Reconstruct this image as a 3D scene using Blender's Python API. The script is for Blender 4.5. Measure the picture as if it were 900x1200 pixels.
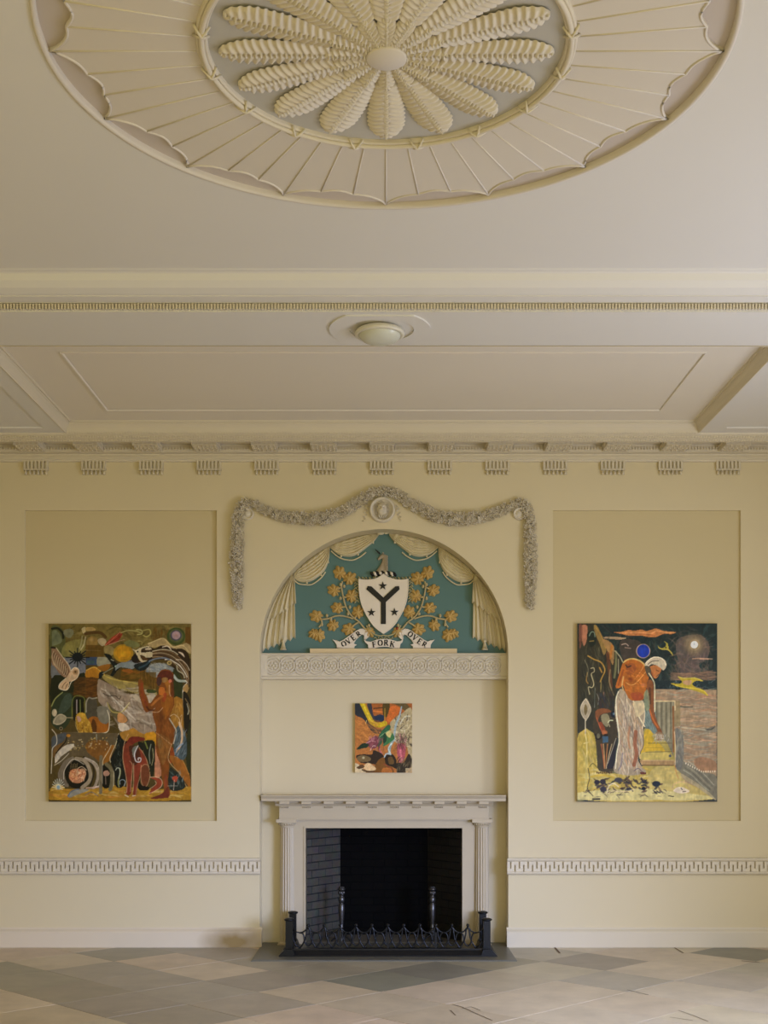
import bpy, bmesh, math, random
import numpy as np
from mathutils import Vector, Matrix
from mathutils.geometry import tessellate_polygon

for o in list(bpy.data.objects):
    bpy.data.objects.remove(o)
scene = bpy.context.scene
COL = scene.collection
PI = math.pi

# ------------------------------------------------------------------ camera
EYE = 1.66          # eye height; the camera looks level along +Y with a rising (shift) lens
FPX = 1430.0        # focal length in pixels of the 900 x 1200 frame
cd = bpy.data.cameras.new('camera')
cd.sensor_width = 36.0
cd.sensor_height = 36.0
cd.sensor_fit = 'AUTO'
cd.lens = FPX / 1200 * 36.0
cd.shift_y = 290 / 1200
cam = bpy.data.objects.new('camera', cd)
cam.location = (0, 0, EYE)
cam.rotation_euler = (PI / 2, 0, 0)
COL.objects.link(cam)
scene.camera = cam

# ------------------------------------------------------------------ light
w = bpy.data.worlds.new('world')
scene.world = w
w.use_nodes = True
bg = w.node_tree.nodes['Background']
bg.inputs[0].default_value = (1.0, 0.89, 0.44, 1)
bg.inputs[1].default_value = 1.50

def area(name, loc, rot, sx, sy, power, color, spread=180):
    l = bpy.data.lights.new(name, 'AREA')
    l.shape = 'RECTANGLE'
    l.size = sx
    l.size_y = sy
    # colour carries the relative strength of the channels
    m_ = max(color)
    l.energy = power * m_
    l.color = tuple(c / m_ for c in color)
    l.spread = math.radians(spread)
    o = bpy.data.objects.new(name, l)
    o.location = loc
    o.rotation_euler = rot
    COL.objects.link(o)
    return o

# daylight through the two tall windows of the right wall
area('window_daylight', (4.86, 6.6, 1.8), (0, PI / 2, 0), 2.2, 1.3, 150, (0.58, 0.65, 0.88))
area('window_daylight', (4.86, 3.6, 1.8), (0, PI / 2, 0), 2.2, 1.3, 150, (0.07, 0.09, 0.18))
# added cool fill, low on the right and narrowed to brighten the lower wall
area('low_side_fill', (4.6, 3.2, 1.25), (math.radians(76), 0, math.radians(36)), 2.6, 1.5, 60, (0.66, 0.83, 1.50), 55)


vs = scene.view_settings
vs.view_transform = 'Standard'
vs.look = 'None'
vs.exposure = -0.05
vs.gamma = 1.0
vs.use_curve_mapping = False

# ------------------------------------------------------------------ helpers
def lin(c):
    c /= 255.0
    return c / 12.92 if c <= 0.04045 else ((c + 0.055) / 1.055) ** 2.4

def rgb(r, g, b):
    return (lin(r), lin(g), lin(b), 1)

def mat(name, color, rough=0.6, metal=0.0, var=0.06, scale=3.0, bump=0.0, bscale=60.0, spec=0.4, col2=None):
    m = bpy.data.materials.new(name)
    m.use_nodes = True
    nt = m.node_tree
    b = nt.nodes['Principled BSDF']
    b.inputs['Roughness'].default_value = rough
    b.inputs['Metallic'].default_value = metal
    b.inputs['Specular IOR Level'].default_value = spec
    tc = nt.nodes.new('ShaderNodeTexCoord')
    n = nt.nodes.new('ShaderNodeTexNoise')
    n.inputs['Scale'].default_value = scale
    n.inputs['Detail'].default_value = 5
    nt.links.new(tc.outputs['Object'], n.inputs['Vector'])
    mx = nt.nodes.new('ShaderNodeMix')
    mx.data_type = 'RGBA'
    c2 = col2 or tuple(max(0, c * (1 - 2 * var)) for c in color[:3]) + (1,)
    mx.inputs['A'].default_value = color
    mx.inputs['B'].default_value = c2
    nt.links.new(n.outputs['Fac'], mx.inputs['Factor'])
    nt.links.new(mx.outputs['Result'], b.inputs['Base Color'])
    if bump:
        n2 = nt.nodes.new('ShaderNodeTexNoise')
        n2.inputs['Scale'].default_value = bscale
        n2.inputs['Detail'].default_value = 4
        nt.links.new(tc.outputs['Object'], n2.inputs['Vector'])
        bp = nt.nodes.new('ShaderNodeBump')
        bp.inputs['Strength'].default_value = bump
        bp.inputs['Distance'].default_value = 0.01
        nt.links.new(n2.outputs['Fac'], bp.inputs['Height'])
        nt.links.new(bp.outputs['Normal'], b.inputs['Normal'])
    return m

M = {}
M['wall'] = mat('cream_wall_paint', rgb(224, 210, 173), 0.55, var=0.02, scale=1.2, bump=0.02, bscale=30)
M['panel'] = mat('panel_paint', rgb(213, 197, 154), 0.55, var=0.02, scale=1.2, bump=0.02, bscale=30)
M['trim'] = mat('off_white_trim_paint', rgb(222, 211, 186), 0.5, var=0.02, scale=2.0)
M['ceil'] = mat('ceiling_paint', rgb(229, 225, 216), 0.7, var=0.025, scale=0.8)
M['coffer'] = mat('coffer_paint', rgb(236, 227, 210), 0.7, var=0.03, scale=0.8)
M['fan'] = mat('medallion_fan_paint', rgb(222, 213, 197), 0.6, var=0.02, scale=1.0)
M['band'] = mat('medallion_border_paint', rgb(204, 192, 178), 0.6, var=0.02, scale=1.0)
M['grey'] = mat('medallion_ground_paint', rgb(194, 190, 178), 0.6, var=0.03, scale=2.0)
M['plaster'] = mat('plaster_relief', rgb(222, 212, 190), 0.6, var=0.03, scale=14.0)
M['drape'] = mat('drapery_plaster', rgb(226, 212, 172), 0.55, var=0.05, scale=9.0)
M['teal'] = mat('teal_paint', rgb(92, 127, 121), 0.55, var=0.06, scale=3.0)
M['gold'] = mat('gilded_ochre', rgb(224, 186, 108), 0.42, 0.1, var=0.2, scale=30.0)
M['stem'] = mat('pale_gilding', rgb(206, 186, 134), 0.5, var=0.12, scale=30.0)
M['shield'] = mat('shield_white', rgb(240, 228, 206), 0.5, var=0.02, scale=6.0)
M['ribbon'] = mat('motto_ribbon_white', rgb(240, 228, 208), 0.5, var=0.03, scale=12.0)
M['ink'] = mat('black_lettering', rgb(26, 24, 20), 0.5, var=0.05)
M['redsp'] = mat('red_accent', rgb(150, 60, 40), 0.5, var=0.05)
M['unicorn'] = mat('crest_stone', rgb(190, 174, 146), 0.5, var=0.15, scale=25.0)
M['laurel'] = mat('laurel_mantling', rgb(200, 190, 140), 0.5, var=0.2, scale=40.0)
M['mantel'] = mat('mantel_paint', rgb(200, 186, 158), 0.42, var=0.05, scale=4.0)
M['iron'] = mat('black_cast_iron', rgb(22, 24, 27), 0.36, 0.3, var=0.15, scale=20.0, bump=0.15, bscale=90)
M['steel'] = mat('polished_iron', rgb(104, 102, 100), 0.34, 0.8, var=0.35, scale=30.0, bump=0.2, bscale=60)
M['hearth'] = mat('slate_hearth', rgb(112, 110, 99), 0.4, var=0.16, scale=4.0, bump=0.08, bscale=20)
M['ash'] = mat('hearth_stone', rgb(120, 114, 104), 0.7, var=0.2, scale=12.0, bump=0.2, bscale=40)
M['canvas_edge'] = mat('canvas_edge', rgb(214, 194, 146), 0.7, var=0.08, scale=20.0)
M['glass'] = mat('frosted_lamp_glass', rgb(214, 214, 196), 0.25, var=0.05, scale=8.0)
M['enamel'] = mat('lamp_rim_enamel', rgb(224, 218, 198), 0.3, var=0.03)
M['board'] = mat('ledge_board_paint', rgb(232, 208, 160), 0.5, var=0.05, scale=5.0)

def brick_mat(name, k):
    m = bpy.data.materials.new(name)
    m.use_nodes = True
    nt = m.node_tree
    b = nt.nodes['Principled BSDF']
    b.inputs['Roughness'].default_value = 0.42 if k > .5 else 0.85
    b.inputs['Specular IOR Level'].default_value = 0.4 if k > .5 else 0.1
    uv = nt.nodes.new('ShaderNodeUVMap')
    br = nt.nodes.new('ShaderNodeTexBrick')
    br.inputs['Scale'].default_value = 1.0
    br.inputs['Brick Width'].default_value = 0.21
    br.inputs['Row Height'].default_value = 0.072
    br.inputs['Mortar Size'].default_value = 0.006
    br.inputs['Mortar Smooth'].default_value = 0.5
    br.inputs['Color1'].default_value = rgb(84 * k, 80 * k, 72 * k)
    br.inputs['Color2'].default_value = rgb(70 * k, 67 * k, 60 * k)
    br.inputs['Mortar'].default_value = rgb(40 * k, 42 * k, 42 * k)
    nt.links.new(uv.outputs[0], br.inputs['Vector'])
    nz = nt.nodes.new('ShaderNodeTexNoise')
    nz.inputs['Scale'].default_value = 14
    nt.links.new(uv.outputs[0], nz.inputs['Vector'])
    mx = nt.nodes.new('ShaderNodeMix')
    mx.data_type = 'RGBA'
    mx.blend_type = 'MULTIPLY'
    mx.inputs['Factor'].default_value = 0.5
    nt.links.new(br.outputs['Color'], mx.inputs['A'])
    nt.links.new(nz.outputs['Color'], mx.inputs['B'])
    nt.links.new(mx.outputs['Result'], b.inputs['Base Color'])
    ad = nt.nodes.new('ShaderNodeMath')
    ad.operation = 'SUBTRACT'
    nt.links.new(nz.outputs['Fac'], ad.inputs[0])
    nt.links.new(br.outputs['Fac'], ad.inputs[1])
    bp = nt.nodes.new('ShaderNodeBump')
    bp.inputs['Strength'].default_value = 0.6
    bp.inputs['Distance'].default_value = 0.006
    nt.links.new(ad.outputs[0], bp.inputs['Height'])
    nt.links.new(bp.outputs['Normal'], b.inputs['Normal'])
    return m
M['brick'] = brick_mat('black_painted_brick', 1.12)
M['shaded_brick'] = brick_mat('shaded_black_brick', 0.62)  # side brick darkened, so the right splay's shade is in its colour
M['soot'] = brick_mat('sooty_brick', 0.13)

def attr_mat(name, attr, rough, noise_amt, scale, gain=1.0, bump=0.0, bscale=40, spec=0.4):
    """Surface whose own pattern (stone slabs, brushwork) is stored per vertex."""
    m = bpy.data.materials.new(name)
    m.use_nodes = True
    nt = m.node_tree
    b = nt.nodes['Principled BSDF']
    b.inputs['Roughness'].default_value = rough
    b.inputs['Specular IOR Level'].default_value = spec
    a = nt.nodes.new('ShaderNodeVertexColor')
    a.layer_name = attr
    tc = nt.nodes.new('ShaderNodeTexCoord')
    n = nt.nodes.new('ShaderNodeTexNoise')
    n.inputs['Scale'].default_value = scale
    n.inputs['Detail'].default_value = 7
    n.inputs['Roughness'].default_value = 0.62
    nt.links.new(tc.outputs['Object'], n.inputs['Vector'])
    mr = nt.nodes.new('ShaderNodeMapRange')
    mr.inputs['From Min'].default_value = 0.25
    mr.inputs['From Max'].default_value = 0.75
    mr.inputs['To Min'].default_value = gain * (1 - noise_amt)
    mr.inputs['To Max'].default_value = gain * (1 + noise_amt)
    nt.links.new(n.outputs['Fac'], mr.inputs['Value'])
    sc = nt.nodes.new('ShaderNodeVectorMath')
    sc.operation = 'SCALE'
    nt.links.new(a.outputs['Color'], sc.inputs[0])
    nt.links.new(mr.outputs['Result'], sc.inputs['Scale'])
    nt.links.new(sc.outputs['Vector'], b.inputs['Base Color'])
    if bump:
        n2 = nt.nodes.new('ShaderNodeTexNoise')
        n2.inputs['Scale'].default_value = bscale
        n2.inputs['Detail'].default_value = 4
        nt.links.new(tc.outputs['Object'], n2.inputs['Vector'])
        bp = nt.nodes.new('ShaderNodeBump')
        bp.inputs['Strength'].default_value = bump
        bp.inputs['Distance'].default_value = 0.005
        nt.links.new(n2.outputs['Fac'], bp.inputs['Height'])
        nt.links.new(bp.outputs['Normal'], b.inputs['Normal'])
    return m

class MB:
    """Collects shapes; build() links them as one mesh object."""
    def __init__(self):
        self.v, self.f, self.s = [], [], []
    def add(self, vs_, fs_, smooth=False):
        n = len(self.v)
        self.v += [tuple(p) for p in vs_]
        self.f += [tuple(i + n for i in f) for f in fs_]
        self.s += [smooth] * len(fs_)
        return self
    def box(self, x0, x1, y0, y1, z0, z1, rot=0.0, c=None):
        p = [(x, y, z) for x in (x0, x1) for y in (y0, y1) for z in (z0, z1)]
        if rot:
            ca, sa = math.cos(rot), math.sin(rot)
            cx, cz = c
            p = [(cx + (x - cx) * ca - (z - cz) * sa, y, cz + (x - cx) * sa + (z - cz) * ca) for x, y, z in p]
        return self.add(p, [(0, 1, 3, 2), (4, 6, 7, 5), (0, 4, 5, 1), (2, 3, 7, 6), (0, 2, 6, 4), (1, 5, 7, 3)])
    def plate(self, loops, a, b, plane='xz'):
        """Flat plate with holes: loops[0] outer, others holes; thickness a..b across the plane."""
        pts = [p for l in loops for p in l]
        tris = tessellate_polygon([[Vector((p[0], p[1], 0)) for p in l] for l in loops])
        n = len(pts)
        if plane == 'xz':
            V = [(p[0], a, p[1]) for p in pts] + [(p[0], b, p[1]) for p in pts]
        else:
            V = [(p[0], p[1], a) for p in pts] + [(p[0], p[1], b) for p in pts]
        F = [tuple(t) for t in tris] + [tuple(i + n for i in reversed(t)) for t in tris]
        k = 0
        for l in loops:
            m = len(l)
            for i in range(m):
                j = (i + 1) % m
                F.append((k + i, k + j, k + j + n, k + i + n))
            k += m
        return self.add(V, F)
    def sweep_x(self, prof, x0, x1, closed=False, smooth=False):
        """profile of (y,z) points swept along X."""
        V, F = [], []
        n = len(prof)
        for x in (x0, x1):
            V += [(x, p[0], p[1]) for p in prof]
        for i in range(n if closed else n - 1):
            j = (i + 1) % n
            F.append((i, j, j + n, i + n))
        if closed:
            F.append(tuple(range(n)))
            F.append(tuple(range(2 * n - 1, n - 1, -1)))
        return self.add(V, F, smooth)
    def sweep_y(self, prof, y0, y1, closed=True):
        V, F = [], []
        n = len(prof)
        for y in (y0, y1):
            V += [(p[0], y, p[1]) for p in prof]
        for i in range(n if closed else n - 1):
            j = (i + 1) % n
            F.append((i, j, j + n, i + n))
        if closed:
            F.append(tuple(range(n)))
            F.append(tuple(range(2 * n - 1, n - 1, -1)))
        return self.add(V, F)
    def lathe(self, prof, c, axis='z', n=24, flute=None, smooth=True, a0=0.0, a1=2 * PI):
        """prof: (radius, height) pairs about c. flute=(count, depth) for fluted shafts"""
        full = abs(a1 - a0 - 2 * PI) < 1e-6
        V, F = [], []
        m = n if full else n + 1
        for r, h in prof:
            for i in range(m):
                a = a0 + (a1 - a0) * i / n
                rr = r
                if flute:
                    rr = r - flute[1] * max(0, math.cos(a * flute[0])) ** 0.6
                x, y = rr * math.cos(a), rr * math.sin(a)
                if axis == 'z':
                    V.append((c[0] + x, c[1] + y, c[2] + h))
                elif axis == 'y':
                    V.append((c[0] + x, c[1] + h, c[2] + y))
                else:
                    V.append((c[0] + h, c[1] + x, c[2] + y))
        for k in range(len(prof) - 1):
            for i in range(n):
                j = (i + 1) % m
                F.append((k * m + i, k * m + j, (k + 1) * m + j, (k + 1) * m + i))
        return self.add(V, F, smooth)
    def tube(self, pts, r, n=8, smooth=True, flat=1.0):
        """tube along a polyline; r a number or a list"""
        pts = [Vector(p) for p in pts]
        V, F = [], []
        rs = r if isinstance(r, (list, tuple)) else [r] * len(pts)
        up = Vector((0, 1, 0))
        for k, p in enumerate(pts):
            t = (pts[min(k + 1, len(pts) - 1)] - pts[max(k - 1, 0)]).normalized()
            u = up.cross(t)
            if u.length < 1e-3:
                u = Vector((1, 0, 0)).cross(t)
            u.normalize()
            v_ = t.cross(u).normalized()
            for i in range(n):
                a = 2 * PI * i / n
                V.append(p + u * rs[k] * math.cos(a) + v_ * rs[k] * flat * math.sin(a))
        for k in range(len(pts) - 1):
            for i in range(n):
                j = (i + 1) % n
                F.append((k * n + i, k * n + j, (k + 1) * n + j, (k + 1) * n + i))
        F.append(tuple(range(n - 1, -1, -1)))
        F.append(tuple((len(pts) - 1) * n + i for i in range(n)))
        return self.add(V, F, smooth)
    def ball(self, c, r, ry=None, rz=None, n=10, m=6):
        ry = ry or r
        rz = rz or r
        V, F = [], []
        for k in range(m + 1):
            t = PI * k / m
            for i in range(n):
                a = 2 * PI * i / n
                V.append((c[0] + r * math.sin(t) * math.cos(a), c[1] + ry * math.sin(t) * math.sin(a), c[2] + rz * math.cos(t)))
        for k in range(m):
            for i in range(n):
                j = (i + 1) % n
                F.append((k * n + i, k * n + j, (k + 1) * n + j, (k + 1) * n + i))
        return self.add(V, F, True)
    def grid(self, fn, nu, nv, smooth=True):
        V = [fn(i / nu, j / nv) for j in range(nv + 1) for i in range(nu + 1)]
        F = [(j * (nu + 1) + i, j * (nu + 1) + i + 1, (j + 1) * (nu + 1) + i + 1, (j + 1) * (nu + 1) + i)
             for j in range(nv) for i in range(nu)]
        return self.add(V, F, smooth)
    def build(self, name, m, parent=None, fix=True):
        off = Vector((0, 0, 0))
        if parent is not None:
            q = parent
            while q is not None:
                off += q.location
                q = q.parent
        me = bpy.data.meshes.new(name)
        me.from_pydata([(v[0] - off.x, v[1] - off.y, v[2] - off.z) for v in self.v], [], self.f)
        me.polygons.foreach_set('use_smooth', self.s)
        me.materials.append(m)
        if fix:
            bm = bmesh.new()
            bm.from_mesh(me)
            bmesh.ops.recalc_face_normals(bm, faces=bm.faces)
            bm.to_mesh(me)
            bm.free()
        me.update()
        o = bpy.data.objects.new(name, me)
        o.parent = parent
        COL.objects.link(o)
        return o

def tag(o, label=None, cat=None, group=None, kind=None):
    if label: o['label'] = label
    if cat: o['category'] = cat
    if group: o['group'] = group
    if kind: o['kind'] = kind
    return o

def thing(name, label, cat, loc, group=None):
    o = bpy.data.objects.new(name, None)
    o.empty_display_size = 0.1
    o.location = loc
    COL.objects.link(o)
    return tag(o, label, cat, group)

def struct(name, mb, m, label=None, parent=None, fix=True):
    o = mb.build(name, m, parent, fix)
    o['kind'] = 'structure'
    if label: o['label'] = label
    return o

def at(px, py, Y):
    """place on the vertical plane at distance Y that the photo shows at this pixel"""
    return ((px - 450) * Y / FPX, EYE - (py - 890) * Y / FPX)

def spl(pts, n=8, closed=False):
    """Catmull-Rom through 2D/3D points"""
    P = [Vector(p) for p in pts]
    out = []
    m = len(P)
    for i in range(m if closed else m - 1):
        a = P[(i - 1) % m] if closed else P[max(i - 1, 0)]
        b, c = P[i], P[(i + 1) % m]
        d = P[(i + 2) % m] if closed else P[min(i + 2, m - 1)]
        for k in range(n):
            t = k / n
            out.append(0.5 * ((2 * b) + (c - a) * t + (2 * a - 5 * b + 4 * c - d) * t * t + (3 * b - a - 3 * c + d) * t ** 3))
    if not closed:
        out.append(P[-1])
    return out

# ------------------------------------------------------------------ dimensions
YW = 10.8           # face of the end wall
YA = 11.03          # back of the arched alcove
ZS = EYE + 2.75     # beam soffit
ZM = EYE + 2.90     # main ceiling
AX = 1.10           # half width of the alcove
ZSP = EYE + (890 - 765.6) * YW / FPX   # springing of the arch
CX, CY = 0.01, 5.015  # ceiling medallion centre
CR = 1.40

# ------------------------------------------------------------------ floor
random.seed(4)
def tile_tone(k, j):
    dark = {(0, 0), (0, 1), (0, 2), (0, 3), (0, 4), (1, 0), (1, 1), (1, 2), (2, 0), (-1, 1), (-1, 4), (-2, 0), (-2, 1), (-2, 2), (-2, 3),
            (-3, 0), (-3, 1), (-3, 2), (-3, 3), (-3, 4), (5, -2), (3, -1)}
    mid = {(3, 0), (2, 1), (2, -2), (4, -3), (3, -3), (1, -1), (5, -4)}
    if (k, j) in dark:
        b = (166, 158, 138)
    elif (k, j) in mid:
        b = (190, 177, 156)
    else:
        b = (206, 190, 163)
    if (k, j) in ((0, 0), (1, 0), (5, -2)): b = (144, 139, 124)
    if (k, j) == (3, -1): b = (160, 150, 137)
    if (k, j) in ((-3, 3), (-3, 4)): b = (160, 153, 132)
    if k >= 2 and (k, j) not in dark: b = tuple(v + d for v, d in zip(b, (-3, 1, 5)))
    q = random.uniform(-7, 7)
    return tuple(v + q + random.uniform(-2, 2) for v in b)
fl = MB()
cols = []
fl.add([(-5.2, -1.5, -0.012), (5.2, -1.5, -0.012), (5.2, 11.2, -0.012), (-5.2, 11.2, -0.012)], [(0, 1, 2, 3)])
cols += [rgb(84, 76, 64)] * 4
S = 0.88
g = 0.003
for k in range(-15, 9):
    for j in range(-13, 15):
        u0, v0 = 8.70 + S * k + g, 8.74 + S * j + g
        u1, v1 = u0 + S - 2 * g, v0 + S - 2 * g
        q = [((u - v) / 2, (u + v) / 2) for u, v in ((u0, v0), (u1, v0), (u1, v1), (u0, v1))]
        if any(abs(x) > 5.7 or y < -2 or y > 11.6 for x, y in q):
            continue
        dz = random.uniform(-0.0008, 0.0008)
        # clip slabs to the room
        def clip(poly, f):
            o = []
            for i in range(len(poly)):
                a, b = poly[i], poly[(i + 1) % len(poly)]
                fa, fb = f(a), f(b)
                if fa >= 0: o.append(a)
                if fa * fb < 0:
                    t = fa / (fa - fb)
                    o.append((a[0] + (b[0] - a[0]) * t, a[1] + (b[1] - a[1]) * t))
            return o
        for f in (lambda p: p[0] + 5.0, lambda p: 5.0 - p[0], lambda p: p[1] + 1.5, lambda p: 11.05 - p[1]):
            q = clip(q, f)
            if not q: break
        if len(q) < 3: continue
        n = len(q)
        # keep the slabs under the hearth out
        fl.add([(x, y, dz - 0.001) for x, y in q] + [(x, y, -0.012) for x, y in q],
               [tuple(range(n))] + [(i, (i + 1) % n, (i + 1) % n + n, i + n) for i in range(n)])
        c = rgb(*tile_tone(k, j))
        cols += [c] * (2 * n)
M['floor'] = attr_mat('limestone_slabs', 'slab', 0.42, 0.16, 3.2, bump=0.25, bscale=14)
def colour_attr(o, name, arr):
    a = o.data.color_attributes.new(name, 'FLOAT_COLOR', 'POINT')
    a.data.foreach_set('color', np.asarray(arr, dtype=np.float32).ravel())
fo = struct('floor', fl, M['floor'], 'diagonal stone slab floor in buff and grey')
colour_attr(fo, 'slab', cols)
# a few hairline cracks / light mortar seams
sm = MB()
def seam(mb, pts, wd):
    for a, b in zip(pts[:-1], pts[1:]):
        A = [2373.8 / (a[1] - 890), 0]; B = [2373.8 / (b[1] - 890), 0]
        ax, bx = (a[0] - 450) * A[0] / FPX, (b[0] - 450) * B[0] / FPX
        d = Vector((bx - ax, B[0] - A[0]))
        nn = Vector((-d.y, d.x)).normalized() * wd
        mb.add([(ax - nn.x, A[0] - nn.y, 0.0012), (bx - nn.x, B[0] - nn.y, 0.0012), (bx + nn.x, B[0] + nn.y, 0.0012), (ax + nn.x, A[0] + nn.y, 0.0012)], [(0, 1, 2, 3)])
seam(sm, [(399, 1170.8), (424, 1166.5), (450, 1161.7)], 0.003)
seam(sm, [(396, 1200), (422, 1194), (450, 1188)], 0.004)
seam(sm, [(450, 1188), (466, 1184)], 0.003)
seam(sm, [(132, 1187), (166, 1182)], 0.0025)
seam(sm, [(790, 1150), (838, 1138.6)], 0.003)
struct('trim_1', sm, mat('white_mortar', rgb(236, 224, 200), 0.8), 'white mortar seams between floor slabs', fix=False)
ck = MB()
seam(ck, [(530, 1177), (541, 1180), (556, 1187), (577, 1196)], 0.004)
seam(ck, [(541, 1182), (552, 1180), (563, 1184)], 0.003)
seam(ck, [(534, 1190), (528, 1184)], 0.003)
seam(ck, [(735, 1160), (760, 1166)], 0.004)
seam(ck, [(795, 1184), (812, 1190), (830, 1197)], 0.003)
seam(ck, [(785, 1192), (812, 1196)], 0.003)
seam(ck, [(650, 1110.3), (656, 1117)], 0.009)
seam(ck, [(790, 1110.3), (801, 1117)], 0.006)
seam(ck, [(869, 1126), (890, 1128)], 0.009)
struct('trim_2', ck, mat('crack_dirt', rgb(120, 100, 78), 0.9), 'dark cracks in the floor slabs', fix=False)

# ------------------------------------------------------------------ end wall
def arch_loop(hw, zs, n=48, z0=0.0):
    return [(hw, z0)] + [(hw * math.cos(PI * i / n), zs + hw * math.sin(PI * i / n)) for i in range(n + 1)] + [(-hw, z0)]
wl = MB()
outer = [(-5.0, 0.0)] + list(reversed(arch_loop(AX, ZSP))) + [(5.0, 0.0), (5.0, 4.62), (-5.0, 4.62)]
PLX = (-3.18, -1.48)
PRX = (1.495, 3.157)
PZ = (1.116, 3.865)
def rect(x0, x1, z0, z1):
    return [(x0, z0), (x1, z0), (x1, z1), (x0, z1)]
wl.plate([outer, rect(*PLX, *PZ), rect(*PRX, *PZ)], YW, YA + 0.05)
# back of the alcove with the fireplace opening
FBX, FBZ = 0.70, 1.046
wl.plate([[(-1.2, 0), (-FBX, 0), (-FBX, FBZ), (FBX, FBZ), (FBX, 0), (1.2, 0), (1.2, ZSP + 1.2), (-1.2, ZSP + 1.2)]], YA, YA + 0.05)
struct('wall_back', wl, M['wall'], 'cream end wall with arched alcove and two recessed panels')

for nm, px, lb in (('trim_13', PLX, 'left'), ('trim_14', PRX, 'right')):
    b = MB()
    b.box(px[0] - .001, px[1] + .001, YW + 0.03, YW + 0.1, PZ[0] - .001, PZ[1] + .001)
    struct(nm, b, M['panel'], 'recessed wall panel in slightly deeper cream, ' + lb)
# side walls (just outside the frame); the right one has the two tall windows
sw = MB()
sw.box(-5.2, -5.0, -1.5, 11.1, 0, 4.62)
struct('wall_left', sw, M['wall'])
sw = MB()
def rect_yz(mb, x0, x1, loops):
    n0 = len(mb.v)
    t = MB(); t.plate(loops, x0, x1)
    mb.add([(p[1], p[0], p[2]) for p in t.v], t.f)
rect_yz(sw, 5.0, 5.2, [rect(-1.5, 11.1, 0, 4.62), rect(2.95, 4.25, 0.7, 3.2), rect(5.95, 7.25, 0.7, 3.2)])
struct('wall_right', sw, M['wall'])
for wi, (ya, yb) in enumerate(((2.95, 4.25), (5.95, 7.25))):
    wf = MB()
    rect_yz(wf, 5.06, 5.1, [rect(ya, yb, 0.7, 3.2), rect(ya + .06, (ya + yb) / 2 - .02, .76, 1.93), rect((ya + yb) / 2 + .02, yb - .06, .76, 1.93),
                            rect(ya + .06, (ya + yb) / 2 - .02, 1.97, 3.14), rect((ya + yb) / 2 + .02, yb - .06, 1.97, 3.14)])
    struct('window_%d' % (wi + 1), wf, M['trim'], 'white painted sash window in the right wall')

# baseboards with rounded top
BB = 10.765
for nm, x0, x1 in (('baseboard_left', -5.0, -AX + .02), ('baseboard_right', AX - .015, 5.0)):
    b = MB()
    b.sweep_x([(YW + .01, 0), (BB, 0), (BB, 0.13), (BB + .005, 0.142), (BB + .015, 0.150), (BB + .028, 0.160), (BB + .032, 0.172), (YW + .01, 0.176)], x0, x1, True)
    bm_ = M['trim']
    if nm == 'baseboard_left':
        # darker yellowish patch on the last half metre beside the hearth
        bm_ = mat('patchy_baseboard_paint', rgb(226, 212, 186), 0.5, var=0.02)
        nt = bm_.node_tree
        tc = nt.nodes.new('ShaderNodeTexCoord')
        mp = nt.nodes.new('ShaderNodeMapping')
        mp.inputs['Scale'].default_value = (3.0, 0.0, 6.0)
        mp.inputs['Location'].default_value = (1.33 * 3.0, 0, -0.05 * 6)
        gr = nt.nodes.new('ShaderNodeTexGradient')
        gr.gradient_type = 'SPHERICAL'
        ns = nt.nodes.new('ShaderNodeTexNoise'); ns.inputs['Scale'].default_value = 9
        nt.links.new(tc.outputs['Object'], ns.inputs['Vector'])
        nt.links.new(tc.outputs['Object'], mp.inputs['Vector'])
        nt.links.new(mp.outputs[0], gr.inputs[0])
        mu = nt.nodes.new('ShaderNodeMath'); mu.operation = 'MULTIPLY'; mu.use_clamp = True
        m2 = nt.nodes.new('ShaderNodeMath'); m2.operation = 'MULTIPLY_ADD'; m2.inputs[1].default_value = 0.8; m2.inputs[2].default_value = 0.9
        nt.links.new(ns.outputs['Fac'], m2.inputs[0])
        nt.links.new(gr.outputs['Fac'], mu.inputs[0]); nt.links.new(m2.outputs[0], mu.inputs[1])
        mx = nt.nodes.new('ShaderNodeMix'); mx.data_type = 'RGBA'
        src = nt.nodes['Principled BSDF'].inputs['Base Color'].links[0].from_socket
        nt.links.new(src, mx.inputs['A'])
        mx.inputs['B'].default_value = rgb(150, 126, 78)
        nt.links.new(mu.outputs[0], mx.inputs['Factor'])
        nt.links.new(mx.outputs['Result'], nt.nodes['Principled BSDF'].inputs['Base Color'])
    struct(nm, b, bm_)

# chair rail with a fret of alternating slots
def chair_rail(x0, x1, right):
    b = MB()
    z0, z1 = 0.643, 0.786
    y = YW - 0.030
    b.sweep_x([(YW + .01, z1), (YW - .038, z1), (YW - .04, z1 - .010), (YW - .034, z1 - .020), (YW - .024, z1 - .030), (YW + .01, z1 - .030)], x0, x1, True)
    b.sweep_x([(YW + .01, z0), (YW - .024, z0), (YW - .036, z0 + .010), (YW - .038, z0 + .024), (YW - .030, z0 + .028), (YW + .01, z0 + .028)], x0, x1, True)
    b.box(x0, x1, YW - .008, YW + .01, z0, z1)
    za, zb = z0 + .028, z1 - .030
    P = 0.0385
    k = 0
    X = (x1 - 0.026) if not right else (x0 + 0.030)
    d = -P if not right else P
    while x0 < X < x1:
        xm = X
        # solid bar between this slot and the next
        xa, xb = (xm, xm + d) if d > 0 else (xm + d, xm)
        s = 0.0125
        b.box(xa + s / 2, xb - s / 2, YW - .030, YW, za - .002, zb + .002)
        if k % 2:
            b.box(xm - s / 2, xm + s / 2, YW - .030, YW, zb - .026, zb + .002)
        else:
            b.box(xm - s / 2, xm + s / 2, YW - .030, YW, za - .002, za + .026)
        X += d
        k += 1
    if not right:
        b.box(x1 - .02, x1, YW - .030, YW, za, zb)
    else:
        b.box(x0, x0 + .024, YW - .030, YW, za, zb)
    return b
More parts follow.
